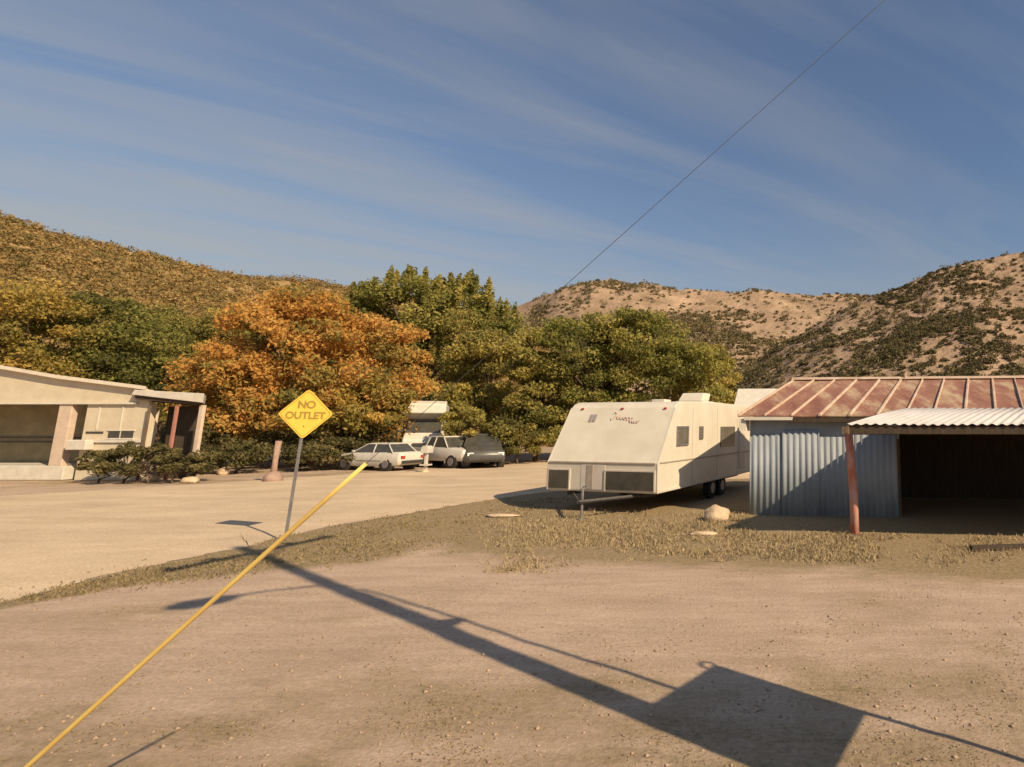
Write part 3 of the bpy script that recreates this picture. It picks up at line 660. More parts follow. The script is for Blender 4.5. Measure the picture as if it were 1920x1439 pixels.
# ---------------------------------------------------------------- travel trailer
def build_trailer():
    c = G(1232, 926, .6); root = empty('travel_trailer', (c.x, c.y, 0), R(-16.8), 'cream travel trailer with raked front parked beside the tin shed', 'trailer')
    Wd = 3.6; Ln = 8.2
    prof = [(.03, .58), (0, .62), (-.02, 1.40), (.03, 1.47), (.98, 2.98), (1.12, 3.10), (1.35, 3.17), (4.2, 3.24), (Ln - .25, 3.20), (Ln, 3.0), (Ln, .9), (Ln - .15, .60)]
    # width narrows a little towards the roof
    mb = MB(); st = []
    for x, inset in ((0, 0), (-Wd, 0)):
        pass
    ptsR = [Vector((0, y, z)) for y, z in prof]; mb.prism([Vector((-Wd, y, z)) for y, z in prof], (Wd, 0, 0))
    mb.build('body', 'trailer_skin', root, bevel=.07)
    # crease band where the raked front meets the upright nose, and along the side
    def onfront(x0, x1, z0, z1, d=.012):
        def yat(z):
            for (ya, za), (yb, zb) in zip(prof, prof[1:]):
                if za <= z <= zb: return ya + (yb - ya) * (z - za) / (zb - za)
            return 0
        return [Vector((x0, yat(z0) - d, z0)), Vector((x1, yat(z0) - d, z0)), Vector((x1, yat(z1) - d, z1)), Vector((x0, yat(z1) - d, z1))]
    mb = MB(); mb.box((-Wd + .06, -.045, 1.375), (-.06, 0.03, 1.425)); mb.build('moulding', 'crease', root, bevel=.01)
    mb = MB(); mb.box((-.02, .10, 1.40), (.025, Ln - .3, 1.435)); mb.build('moulding', 'crease', root)
    mb = MB(); mb.box((-.02, .12, .60), (.02, Ln - .3, .66)); mb.build('belly_trim', 'trailer_lower', root)
    for x0, x1 in ((-Wd + .07, -Wd + .76), (-1.62, -.10)):
        w = onfront(x0, x1,   .66, 1.17, .03); mb = MB(); mb.prism(w, (0, .05, 0)); fr = mb.build('window', 'tinted_glass', root)
        mb = MB()
        for a, b in ((x0 - .04, x0), (x1, x1 + .04)):
            mb.prism(onfront(a, b, .62, 1.21, .035), (0, .05, 0))
        mb.prism(onfront(x0, x1, 1.17, 1.21, .035), (0, .05, 0)); mb.build('frame', 'trailer_lower', fr)
    mb = MB(); mb.prism(onfront(-2.25, -2.05, .66, 1.33, .02), (0, .04, 0)); mb.build('hatch_strip', 'crease', root)
    mb = MB(); mb.prism(onfront(-2.45, -1.65, .64, 1.34, .008), (0, .04, 0)); mb.build('storage_hatch', 'trailer_lower', root, bevel=.01)
    # side window and vent, right hand side
    def side(y0, y1, z0, z1, m, name, d=.03):
        mb = MB(); mb.box((-.02, y0, z0), (d, y1, z1)); return mb.build(name, m, root, bevel=.006)
    w = side(1.15, 1.85, 1.90, 2.38, 'dim_glass', 'window'); mb = MB()
    mb.box((0, 1.10, 1.85), (.04, 1.149, 2.43)); mb.box((0, 1.851, 1.85), (.04, 1.90, 2.43)); mb.box((0, 1.15, 2.381), (.04, 1.85, 2.43)); mb.box((0, 1.15, 1.85), (.04, 1.85, 1.899)); mb.box((.0, 1.48, 1.9), (.036, 1.51, 2.38))
    mb.build('frame', 'steel', w)
    v = side(2.75, 3.05, 2.00, 2.42, 'dim_glass', 'vent'); mb = MB()
    for k in range(4): mb.box((.03, 2.76, 2.05 + k * .1), (.042, 3.04, 2.09 + k * .1))
    mb.build('louvre', 'steel', v)
    side(4.6, 6.0, 1.7, 2.4, 'dim_glass', 'window')
    side(6.5, 7.15, .8, 2.75, 'trailer_lower', 'door', .022)
    # marks on the raked front: small square emblem and a line of script
    sl = Vector((0, .95, 1.51)).normalized(); nrm = Vector((0, -1.51, .95)).normalized()
    def onrake(x, t): return Vector((x, .03, 1.47)) + sl * t + nrm * .012
    mb = MB()
    for dx in (0, .13):
        p = onrake(-2.78 + dx, 1.28); mb.prism([p, p + Vector((.10, 0, 0)), p + Vector((.10, 0, 0)) + sl * .26, p + sl * .26], nrm * .006)
    mb.build('emblem', 'decal_grey', root)
    def stroke(pts, r=.014):
        mb.tube([onrake(x, t) for x, t in pts], r, 5)
    mb = MB()
    x0, t0 = -2.0, 1.36
    stroke([(x0, t0 + .20), (x0 + .05, t0 + .26), (x0 + .12, t0 + .2), (x0 + .07, t0 + .05), (x0 + .0, t0 - .02), (x0 - .03, t0 + .05)])
    pts = []
    for k in range(46):
        q = k / 45; pts.append((x0 + .14 + q * .55 + .03 * math.sin(q * 40), t0 + .08 + .055 * math.sin(q * 34) - .08 * q))
    stroke(pts, .012)
    pts = [(x0 + .62 + .02 * math.sin(k) + k * .018, t0 - .08 + .05 * math.cos(k * 1.3)) for k in range(20)]
    stroke(pts, .014)
    mb.build('script_lettering', 'script', root)
    # roof unit
    mb = MB(); mb.box((-2.3, 5.6, 3.2), (-1.1, 6.7, 3.36)); mb.prism([Vector((-2.2, 5.65, 3.36)), Vector((-1.2, 5.65, 3.36)), Vector((-1.25, 5.95, 3.68)), Vector((-2.15, 5.95, 3.68))], (0, .7, 0))
    mb.build('air_conditioner', 'trailer_skin', root, bevel=.04)
    mb = MB(); mb.box((-2.0, 3.2, 3.2), (-1.5, 3.7, 3.33)); mb.build('roof_vent', 'white_siding', root, bevel=.03)
    # chassis, wheels, tongue, jack
    mb = MB(); mb.box((-Wd + .5, .3, .44), (-Wd + .62, Ln - .4, .598)); mb.box((-.62, .3, .44), (-.5, Ln - .4, .598)); mb.build('chassis', 'dark_steel', root)
    mb = MB(); mb.tube([(-Wd + .6, .4, .50), (-1.62, -1.25, .47)], .05, 6); mb.tube([(-.6, .4, .50), (-1.62, -1.25, .47)], .05, 6); mb.build('tongue', 'dark_steel', root)
    mb = MB(); mb.tube([(-1.62, -1.1, .02), (-1.62, -1.1, .80)], .035, 8); mb.tube([(-1.62, -1.1, .0), (-1.62, -1.1, .03)], .1, 10); mb.tube([(-1.62, -1.1, .8), (-1.62, -1.1, .84), (-1.50, -1.1, .86)], .02, 6); mb.build('jack', 'steel', root)
    for y in (2.25, 4.3, 6.3):
        mb = MB(); mb.box((-.005, y, .70), (.004, y + .018, 3.02)); mb.build('panel_seam', 'crease', root)
    for x in (-3.2, -1.8, -.35):
        p = onrake(x, 1.72); mb = MB(); mb.prism([p, p + Vector((.09, 0, 0)), p + Vector((.09, 0, 0)) + sl * .045, p + sl * .045], nrm * .03); mb.build('marker_light', 'tail_lens', root)
    for x in (-Wd - .004, -.02):
        mb = MB(); mb.prism([Vector((x, prof[k][0] - .008, prof[k][1])) for k in (1, 2, 3, 4)] + [Vector((x, prof[k][0] + .05, prof[k][1])) for k in (4, 3, 2, 1)], (.024, 0, 0)); mb.build('edge_trim', 'trailer_lower', root)
    for y in (4.1, 5.0):
        for x in (-.28, -Wd + .05):
            mb = MB(); mb.tube([(x, y, .35), (x + .22, y, .35)], .35, 20); wh = mb.build('wheel', 'black_rubber', root, bevel=.02)
            mb = MB(); mb.tube([(x + .19, y, .35), (x + .235, y, .35)], .18, 14); mb.build('rim', 'steel', wh)
    return root
build_trailer()

# ---------------------------------------------------------------- warning sign by the road
def text_mesh(name, s, size, m, parent, loc, rot, ext=.003, width=None):
    cu = bpy.data.curves.new(name, 'FONT'); cu.body = s; cu.size = size; cu.align_x = 'CENTER'; cu.align_y = 'CENTER'; cu.extrude = ext; cu.offset = .006
    o = bpy.data.objects.new(name, cu); scene.collection.objects.link(o)
    bpy.context.view_layer.update()
    me = bpy.data.meshes.new_from_object(o); bpy.data.objects.remove(o)
    o = bpy.data.objects.new(name, me); scene.collection.objects.link(o); me.materials.append(M[m])
    o.parent = parent; o.location = loc; o.rotation_euler = rot
    return o
def build_sign():
    b = G(534, 1014); Y = b.y
    root = empty('road_sign', b, 0, 'yellow diamond NO OUTLET sign on a grey steel post at the road edge', 'sign')
    ph = 3.05
    mb = MB(); mb.prism([(-.03, -.012, -.3), (.03, -.012, -.3), (.03, .012, -.3), (-.03, .012, -.3)], (0.04, 0, ph + .25)); mb.build('post', 'steel', root, bevel=.004)
    C = Vector((.06, -.03, 2.72)); hd = .56
    def dia(h): 
        r = h; k = .06
        pts = []
        for an in range(4):
            a = math.pi / 2 * an
            ax = Vector((math.cos(a), 0, math.sin(a))); tn = Vector((-math.sin(a), 0, math.cos(a)))
            pts += [ax * (r - k) - tn * k, ax * (r - k * .35), ax * (r - k) + tn * k]
        return [C + p for p in pts]
    mb = MB(); mb.prism(dia(hd), (0, .006, 0)); pl = mb.build('plate', 'sign_yellow', root)
    pl_y = C.y - .0035
    # thin dark border line
    mb = MB(); o1, o2 = dia(hd - .035), dia(hd - .05)
    for k in range(12):
        q = (k + 1) % 12
        mb.prism([o1[k], o1[q], o2[q], o2[k]], (0, -.003, 0))
    mb.build('border', 'sign_ink', pl)
    text_mesh('lettering', 'NO', .23, 'sign_ink', pl, (C.x, C.y - .004, C.z + .20), (R(90), 0, 0))
    text_mesh('lettering', 'OUTLET', .215, 'sign_ink', pl, (C.x, C.y - .004, C.z - .04), (R(90), 0, 0))
    for z in (2.45, 2.95):
        mb = MB(); mb.tube([(C.x, C.y - .012, z), (C.x, C.y + .03, z)], .014, 8); mb.build('bolt', 'steel', root)
    root.rotation_euler = (0, R(1.0), R(10))
build_sign()

# ---------------------------------------------------------------- utility pole (outside the frame, its shadow crosses the dirt) and guy wire
PB = Vector((2.68, 2.92, 0))
def build_pole():
    root = empty('utility_pole', PB, 0, 'wooden utility pole with crossarm, street lamp and board, standing beside the camera', 'utility pole')
    mb = MB(); mb.tube([(0, 0, -.5), (0, 0, 6), (0, 0, 12.1)], [.17, .14, .11], 14); mb.build('pole', 'pole_wood', root, smooth=True)
    d = Vector((.16, .987, 0)).normalized()
    arm = [d * -1.5 + Vector((0, 0, 11.3)), d * 1.7 + Vector((0, 0, 11.3))]
    mb = MB(); p = arm[0]; n = Vector((-d.y, d.x, 0)) * .06
    mb.prism([p - n, p + n, p + n + Vector((0, 0, .14)), p - n + Vector((0, 0, .14))], arm[1] - arm[0]); mb.build('crossarm', 'pole_wood', root)
    for s in (-1.4, -.7, .75, 1.6):
        q = d * s + Vector((0, 0, 11.44)); mb = MB(); mb.tube([q, q + Vector((0, 0, .08)), q + Vector((0, 0, .2))], [.03, .08, .04], 8); mb.build('insulator', 'steel', root)
    for s in (-.55, .55):
        mb = MB(); mb.tube([d * s + Vector((0, 0, 11.28)), Vector((0, 0, 10.7))], .025, 6); mb.build('brace', 'steel', root)
    # street lamp on a short arm
    e = Vector((-.68, -.98, 0)).normalized(); z = 8.7
    mb = MB(); mb.tube([e * .1 + Vector((0, 0, z - .1)), e * .7 + Vector((0, 0, z + .12)), e * 1.1 + Vector((0, 0, z + .15))], .028, 8); mb.build('lamp_arm', 'steel', root)
    q = e * 1.0 + Vector((0, 0, z + .12)); mb = MB(); mb.tube([q, q + e * .2, q + e * .6, q + e * .8], [.06, .16, .17, .05], 10); mb.build('lamp_head', 'steel', root, smooth=True)
    # standoff bracket with riser cable running down to the board
    f = d
    mb = MB(); mb.tube([(0, 0, 6.0), f * .34 + Vector((0, 0, 6.0))], .07, 8); mb.tube([(0, 0, 6.25), f * .34 + Vector((0, 0, 6.0))], .05, 8); mb.build('bracket', 'steel', root)
    mb = MB(); mb.tube([f * .20 + Vector((0, 0, 8.0)), f * .36 + Vector((0, 0, 6)), f * .56 + Vector((0, 0, 3.2))], .028, 8); mb.build('riser_cable', 'cable', root)
    mb = MB(); d = Vector((.40, .917, 0)).normalized(); p = d * -.14 + Vector((0, 0, 2.05)); n = Vector((-d.y, d.x, 0)) * .03
    up = Vector((0, 0, 1.34)); w2 = d * 1.31
    mb.prism([p, p + w2, p + w2 + up * .93, p + d * 1.21 + up * .94, p + up], n); mb.build('board', 'old_wood', root)
    mb = MB(); mb.tube([d * 1.14 + Vector((0, 0, 2.2)), d * 1.2 + Vector((0, 0, 0))], .03, 8); mb.build('lower_conduit', 'steel', root)
    c = p + w2 * .95 + up * .985; mb = MB()
    ring = [c + (d * math.cos(t) + Vector((0, 0, 1)) * math.sin(t)) * .07 for t in [2 * math.pi * k / 12 for k in range(13)]]
    mb.tube(ring, .018, 6); mb.build('ring', 'steel', root)
build_pole()
def build_guy():
    top = PB + Vector((-.12, 0, 6.7)); T = D(686, 870, 3.45)
    dirn = (T - top).normalized(); t = -T.z / dirn.z; Gd = T + dirn * t
    root = empty('guy_wire', Gd, 0, 'steel guy wire with a long yellow plastic guard slanting across the foreground', 'guy wire')
    L0 = lambda p: p - Gd
    sagd = Vector((0, 0, -1))
    pts = []
    for k in range(13):
        q = k / 12; pts.append(L0(top.lerp(Gd, q)) + sagd * .05 * math.sin(math.pi * q))
    mb = MB(); mb.tube([L0(top), L0(Gd) - Vector((0, 0, 0)) + dirn * .2], .0017, 8); mb.build('cable', 'cable', root)
    a = L0(T); b = L0(Gd) - dirn * .12
    mb = MB(); ps = [a.lerp(b, k / 10) for k in range(11)]; mb.tube(ps, [.011, .0125] + [.013] * 9, 12); mb.build('guard', 'guard_yellow', root, smooth=True)
    mb = MB(); mb.tube([L0(Gd) - dirn * .12, L0(Gd) + dirn * .3], .014, 8); mb.build('anchor_rod', 'steel', root)
build_guy()

# ---------------------------------------------------------------- mobile home, left
def build_home():
    Y = 27.2; k = Y / FPX
    X = lambda px: (px - PPX) * k / 1.0
    Z = lambda py: CH + (HZ - py) * k
    o = Vector((X(160), Y, 0)); root = empty('mobile_home', o, 0, 'long pale mobile home with a shaded front porch and low white skirting', 'mobile home')
    x = lambda px: X(px) - o.x
    xl = x(-420)
    z = Z
    # pediment: top edge falls to the right
    top = [(x(-420), z(655)), (x(-60), z(680)), (x(0), z(692)), (x(120), z(712)), (x(275), z(731)), (x(288), z(733))]
    mb = MB(); pts = [Vector((a, 0, b)) for a, b in top] + [Vector((x(288), 0, z(757))), Vector((xl, 0, z(757)))]
    mb.prism(pts, (0, .12, 0)); mb.build('pediment', 'home_wall', root)
    mb = MB(); pts = [Vector((a, -.25, b)) for a, b in top]; n = len(pts)
    pts2 = [p + Vector((0, 0, .16)) for p in pts]
    mb.prism(pts + pts2[::-1], (-5.6, 5.6, 0)); mb.build('roof', 'home_roof', root)
    # porch back wall, ceiling, floor and skirting
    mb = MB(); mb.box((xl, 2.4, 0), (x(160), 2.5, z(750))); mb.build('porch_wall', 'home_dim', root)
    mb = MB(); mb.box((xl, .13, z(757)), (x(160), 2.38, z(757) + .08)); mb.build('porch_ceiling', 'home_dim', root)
    mb = MB(); mb.box((xl, -.05, 0), (x(155), 2.38, z(871))); mb.build('skirting', 'white_siding', root, bevel=.02)
    mb = MB(); mb.box((x(-400), 2.34, z(832)), (x(126), 2.40, z(821))); mb.build('window', 'tinted_glass', root)
    mb = MB(); mb.box((x(-400), .05, z(826)), (x(122), .11, z(821))); mb.build('porch_rail', 'dark_wood', root)
    for px in (-100, -330):
        mb = MB(); mb.box((x(px), .02, z(870)), (x(px) + .25, .27, z(757))); mb.build('column', 'column', root)
    mb = MB(); p = [Vector((x(115), -.02, z(871))), Vector((x(140), -.02, z(871))), Vector((x(160), -.02, z(757))), Vector((x(138), -.02, z(757)))]
    x0 = x(122); mb = MB(); mb.box((x(124), -.03, z(871)), (x(148), .25, z(757) - .002)); mb.build('column', 'column', root, bevel=.02)
    # doorway recess and white wall with window slot
    mb = MB(); mb.box((x(160), .5, 0), (x(176), .6, z(757))); mb.build('door', 'dark_wood', root)
    y1 = .03
    mb = MB(); mb.box((x(174), y1, 0), (x(288), .4, z(757) - .003)); wl_ = mb.build('wall', 'home_wall', root)
    mb = MB(); mb.box((x(222), y1 - .02, z(821)), (x(268), y1 + .05, z(808))); w = mb.build('window', 'tinted_glass', root)
    for za, zb in ((z(808), z(808) + .06), (z(821) - .06, z(821))):
        mb = MB(); mb.box((x(222) - .06, y1 - .04, za), (x(268) + .06, y1 + .02, zb)); mb.build('frame', 'white_siding', w)
    mb = MB(); mb.box((x(244), y1 - .035, z(821) + .002), (x(244) + .04, y1 - .021, z(808) - .002)); mb.build('frame', 'white_siding', w)
    mb = MB(); mb.box((xl, -.10, z(757) - .055), (x(268), -.003, z(757) + .03)); mb.build('gutter', 'white_siding', root)
    mb = MB(); mb.box((x(180), y1 - .02, z(813)), (x(212), y1 + .03, z(809))); mb.build('window', 'tinted_glass', root)
    mb = MB(); mb.box((x(176), y1 - .08, z(829)), (x(286), y1 - .005, z(824))); mb.build('sill', 'white_siding', root)
    for px in (197, 240):
        mb = MB(); mb.box((x(px), y1 - .025, z(806)), (x(px) + .05, y1 + .01, z(760))); mb.build('batten', 'white_siding', root)
    mb = MB(); mb.prism([Vector((x(176), .41, 0)), Vector((x(288) - .4, .41, 0)), Vector((x(288) - 3.2, 3.2, 0)), Vector((x(176), 3.2, 0))], (0, 0, z(757) - .25)); mb.build('rear_body', 'home_wall', root)
    mb = MB(); mb.box((x(164), -.35, z(842)), (x(200), .02, z(824))); mb.build('window_air_conditioner', 'white_siding', root, bevel=.03)
    # carport in its own right
    c0 = Vector((X(288), Y, 0)); cp = empty('carport', c0, 0, 'flat roofed carport with dark interior at the right end of the mobile home', 'carport')
    xx = lambda px: X(px) - c0.x
    mb = MB(); mb.prism([Vector((xx(268), -.35, z(742))), Vector((xx(402), -.35, z(757))), Vector((xx(402), -.35, z(740))), Vector((xx(272), -.35, z(733)))], (-2.2, 2.4, 0)); mb.build('roof', 'white_siding', cp, bevel=.02)
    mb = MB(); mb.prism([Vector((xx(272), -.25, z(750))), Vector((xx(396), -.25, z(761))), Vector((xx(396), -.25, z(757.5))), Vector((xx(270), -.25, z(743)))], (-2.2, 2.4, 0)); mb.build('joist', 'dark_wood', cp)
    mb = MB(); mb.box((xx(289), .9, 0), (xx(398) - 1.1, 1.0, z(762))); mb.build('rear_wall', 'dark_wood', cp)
    for px, w, m in ((346, .10, 'trim_red'), (296, .08, 'old_wood')):
        mb = MB(); mb.box((xx(px), -.2, 0), (xx(px) + w, -.2 + w, z(762))); mb.build('post', m, cp)
    mb = MB(); mb.box((xx(391), -.2, 0), (xx(391) + .16, -.04, z(761))); mb.build('post', 'column', cp)
build_home()

# ---------------------------------------------------------------- vehicles
def loft(sections, name, m, parent, bevel=.05):
    """sections: (x, half_width, z0, z1, tumble)"""
    mb = MB(); rings = []
    for x, hw, z0, z1, tu in sections:
        i = len(mb.v); zm = z0 + (z1 - z0) * .62
        mb.v += [(x, -hw * .92, z0), (x, -hw, z0 + (z1 - z0) * .3), (x, -hw, zm), (x, -hw * tu, z1), (x, hw * tu, z1), (x, hw, zm), (x, hw, z0 + (z1 - z0) * .3), (x, hw * .92, z0)]
        rings.append(i)
    for a, b in zip(rings, rings[1:]):
        for k in range(8): mb.f.append((a + k, a + (k + 1) % 8, b + (k + 1) % 8, b + k))
    mb.f.append(tuple(rings[0] + k for k in range(8))); mb.f.append(tuple(rings[-1] + k for k in range(7, -1, -1)))
    return mb.build(name, m, parent, bevel=bevel, smooth=True)
def wheels(root, xs_, hw, r=.34):
    for x in xs_:
        for s in (-1, 1):
            y0, y1 = s * (hw - .20), s * (hw + .01)
            mb = MB(); mb.tube([(x, y0, r), (x, y1, r)], r, 22); w = mb.build('wheel', 'black_rubber', root, bevel=.03)
            mb = MB(); mb.tube([(x, y1 - s * .01, r), (x, y1 + s * .015, r)], r * .62, 16); mb.build('rim', 'steel', w, bevel=.01)
            mb = MB(); mb.tube([(x, s * (hw - .26), r + .02), (x, s * (hw - .012), r + .02)], r * 1.22, 22); mb.build('wheel_arch', 'dark_steel', root)
def sedan(loc, rz, label, m='car_white', name='parked_car', cat='car', wagon=False):
    """nose towards local -x"""
    root = empty(name, loc, rz, label, cat)
    loft([(-2.3, .66, .42, .62, .9), (-2.2, .80, .30, .76, .9), (-1.4, .86, .24, .90, .88), (-.75, .88, .22, .96, .88), (1.3, .88, .22, .98, .88), (2.15, .84, .28, .98, .86), (2.32, .70, .42, .86, .9)], 'body', m, root)
    r0, r1 = (-.15, 1.25) if not wagon else (-.1, 2.0)
    b0, b1 = (-.95, 1.75) if not wagon else (-.9, 2.25)
    mb = MB(); lo, hi = .95, 1.40
    def ring(x0, x1, hw, z): return [(x0, -hw, z), (x1, -hw, z), (x1, hw, z), (x0, hw, z)]
    a = ring(b0, b1, .78, lo); b = ring(r0, r1, .60, hi); mb.v += a + b; mb.f += [(0,1,5,4),(1,2,6,5),(2,3,7,6),(3,0,4,7)]
    mb.build('glass', 'tinted_glass', root)
    mb = MB(); c = ring(r0 - .05, r1 + .05, .63, hi - .005); d = ring(r0 + .1, r1 - .1, .5, hi + .06); mb.v += c + d; mb.f += [(0,1,5,4),(1,2,6,5),(2,3,7,6),(3,0,4,7),(4,5,6,7),(3,2,1,0)]
    mb.build('roof', m, root, bevel=.03)
    for s in (-1, 1):
        for (xa, xb) in (((b0, r0)), ((b1, r1)), ((.45, .42))):
            mb = MB(); mb.tube([(xa, s * .785, lo), (xb, s * .605, hi)], .03, 6); mb.build('pillar', m, root)
        mb = MB(); mb.box((-2.27, s * .62 - .13, .56), (-2.20, s * .62 + .13, .70)); mb.build('headlight', 'head_lens', root, bevel=.02)
        mb = MB(); mb.box((2.24, s * .62 - .12, .62), (2.33, s * .62 + .12, .80)); mb.build('tail_light', 'tail_lens', root, bevel=.02)
        mb = MB(); mb.box((-.85, s * .88 + (-.08 if s < 0 else 0), .98), (-.68, s * .88 + (0 if s < 0 else .08), 1.08)); mb.build('mirror', m, root, bevel=.02)
        mb = MB(); mb.box((-.6, s * .868 - .02, .5), (1.1, s * .868 + .02, .53)); mb.build('door_strip', 'dark_steel', root)
    mb = MB(); mb.box((-2.36, -.7, .36), (-2.22, .7, .50)); mb.build('bumper', 'dark_steel', root, bevel=.03)
    mb = MB(); mb.box((2.28, -.7, .38), (2.40, .7, .54)); mb.build('bumper', 'dark_steel', root, bevel=.03)
    wheels(root, (-1.42, 1.38), .86)
    return root
def pickup(loc, rz, label, m='car_white'):
    root = empty('pickup_truck', loc, rz, label, 'pickup truck')
    loft([(-2.75, .78, .50, .86, .92), (-2.65, .90, .42, 1.05, .92), (-1.25, .95, .40, 1.16, .9), (.6, .95, .40, 1.18, .9)], 'body', m, root)
    mb = MB(); lo, hi = 1.16, 1.72
    def ring(x0, x1, hw, z): return [(x0, -hw, z), (x1, -hw, z), (x1, hw, z), (x0, hw, z)]
    a = ring(-1.35, .60, .84, lo); b = ring(-.75, .45, .68, hi); mb.v += a + b; mb.f += [(0,1,5,4),(1,2,6,5),(2,3,7,6),(3,0,4,7)]; mb.build('glass', 'tinted_glass', root)
    mb = MB(); mb.box((-.80, -.70, hi - .01), (.50, .70, hi + .07)); mb.build('roof', m, root, bevel=.03)
    for s in (-1, 1):
        for xa, xb in ((-1.35, -.75), (.6, .45), (-.1, -.12)):
            mb = MB(); mb.tube([(xa, s * .845, lo), (xb, s * .69, hi)], .035, 6); mb.build('pillar', m, root)
        mb = MB(); mb.box((.62, s * .95 - .04, .5), (2.75, s * .95 + .04, 1.12)); mb.build('bed_side', m, root, bevel=.02)
        mb = MB(); mb.box((-2.78, s * .7 - .14, .66), (-2.68, s * .7 + .14, .84)); mb.build('headlight', 'head_lens', root, bevel=.02)
        mb = MB(); mb.box((2.72, s * .9 - .06, .7), (2.79, s * .9 + .06, 1.0)); mb.build('tail_light', 'tail_lens', root)
    mb = MB(); mb.box((.62, -.9, .56), (2.75, .9, .64)); mb.build('bed_floor', 'dark_steel', root)
    mb = MB(); mb.box((2.72, -.9, .56), (2.77, .9, 1.10)); mb.build('tailgate', m, root, bevel=.01)
    mb = MB(); mb.box((2.80, -.85, .42), (2.92, .85, .58)); mb.build('bumper', 'steel', root, bevel=.03)
    mb = MB(); mb.box((-2.88, -.85, .42), (-2.74, .85, .60)); mb.build('bumper', 'steel', root, bevel=.03)
    wheels(root, (-1.8, 1.75), .93, .38)
    return root
p = base(717, 33.5); sedan(p, R(-14), 'white car with its hood to the left, parked under the orange tree')
p = base(840, 35.5); pickup(p, R(154), 'white pickup truck parked right of the white car')
p = base(905, 36.0); o = sedan(p, R(122), 'dark grey wagon beside the green trees, facing the road', 'car_grey', 'parked_car', 'car', True); o.scale = (1.25, 1.25, 1.3)
def motorhome(loc, rz):
    root = empty('motorhome', loc, rz, 'tall white motorhome half hidden by the orange tree, behind the parked cars', 'motorhome')
    # nose towards local -y
    mb = MB(); mb.box((-1.15, -.2, .5), (1.15, 5.0, 3.75)); mb.build('body', 'white_siding', root, bevel=.08)
    mb = MB(); mb.prism([Vector((-1.15, -.22, 2.72)), Vector((-1.15, -1.25, 3.15)), Vector((-1.15, -1.2, 3.75)), Vector((-1.15, -.22, 3.95))], (2.3, 0, 0)); mb.build('cab_over', 'white_siding', root, bevel=.06)
    mb = MB(); mb.prism([Vector((-.95, -.22, 2.70)), Vector((-.95, -.45, 2.70)), Vector((-.95, -1.05, 1.95)), Vector((-.95, -.22, 1.95))], (1.9, 0, 0)); mb.build('windshield', 'tinted_glass', root)
    mb = MB(); mb.prism([Vector((-1.0, -.22, 1.945)), Vector((-1.0, -1.12, 1.945)), Vector((-1.0, -2.0, 1.55)), Vector((-1.0, -2.1, .6)), Vector((-1.0, -.22, .6))], (2.0, 0, 0)); mb.build('hood', 'white_siding', root, bevel=.08)
    mb = MB(); mb.box((-.45, -2.14, .85), (.45, -2.08, 1.35)); mb.build('grille', 'dark_steel', root)
    for s in (-1, 1):
        mb = MB(); mb.tube([(s * .72, -2.08, 1.1), (s * .72, -2.15, 1.1)], .13, 14); mb.build('headlight', 'head_lens', root)
        mb = MB(); mb.box((s * 1.25 - .12, -1.0, 2.0), (s * 1.25 + .12, -.92, 2.35)); mb.build('mirror', 'dark_steel', root)
        mb = MB(); mb.box((s * 1.155 - .01, 1.6, 1.9), (s * 1.155 + .01, 2.8, 2.6)); mb.build('window', 'tinted_glass', root)
    wheels_ = ((-1.3), (4.0))
    for y in wheels_:
        for s in (-1, 1):
            mb = MB(); mb.tube([(s * .85, y, .4), (s * 1.1, y, .4)], .4, 18); mb.build('wheel', 'black_rubber', root)
motorhome(base(797, 38.0), R(27))

# pale roof behind the trailer
def rear_home():
    Y = 31.0; k = Y / FPX; X = lambda px: (px - PPX) * k
    root = empty('house', (X(1425), Y, 0), R(-3), 'low white roofed building behind the trailer, left of the rusty roof', 'building')
    mb = MB(); mb.box((-1.2, 0, 0), (3.4, 4, 3.2)); mb.build('wall', 'white_siding', root)
    mb = MB(); mb.prism([Vector((-1.4, -.3, 3.2)), Vector((-1.4, 2, 4.45)), Vector((-1.4, 4.3, 3.2))], (5.2, 0, 0)); mb.build('roof', 'white_siding', root, bevel=.03)
rear_home()

# ---------------------------------------------------------------- small roadside things
def rock(loc, r, label, seed, name='rock', m='rock'):
    import bmesh
    bm = bmesh.new(); bmesh.ops.create_icosphere(bm, subdivisions=3, radius=1)
    for v in bm.verts:
        d = 1 + .28 * noise.noise(v.co * 1.3 + Vector((seed, 0, 0))) + .1 * noise.noise(v.co * 4 + Vector((seed, 3, 0)))
        v.co = Vector((v.co.x * r[0] * d, v.co.y * r[1] * d, v.co.z * r[2] * d + r[2] * .55))
    me = bpy.data.meshes.new(name); bm.to_mesh(me); bm.free(); me.materials.append(M[m])
    me.polygons.foreach_set('use_smooth', [True] * len(me.polygons))
    o = bpy.data.objects.new(name, me); scene.collection.objects.link(o); o.location = loc
    return tag(o, label, 'rock')
rock(G(1342, 976), (.34, .28, .24), 'rounded pale rock between the trailer and the shed wall', 1)
rock(G(281, 903), (.32, .25, .2), 'pale rock in front of the shrubs, left of two', 2)
rock(G(356, 905), (.34, .25, .16), 'flat pale rock in front of the carport, right of two', 3)
rock(G(418, 890), (.25, .2, .22), 'small grey rock in the dark shade beside the carport', 4)
rock(G(1318, 1003), (.30, .10, .05), 'flat stone at the tip of the shed shadow', 5)
rock(G(940, 968), (.45, .16, .04), 'pale flat stone in the verge left of the trailer', 6)
# wooden post with wide foot
b = G(511, 903); root = empty('wooden_post', b, 0, 'weathered pinkish wooden post with stone foot, left of the sign post', 'post')
mb = MB(); mb.tube([(0, 0, 0), (.0, 0, .8), (.04, 0, 1.75)], [.15, .10, .12], 10); mb.build('post', 'pink_wood', root, smooth=True)
mb = MB(); mb.tube([(0, 0, -.05), (0, 0, .25), (0, 0, .42)], [.38, .34, .16], 10); mb.build('foot', 'pink_wood', root, smooth=True)
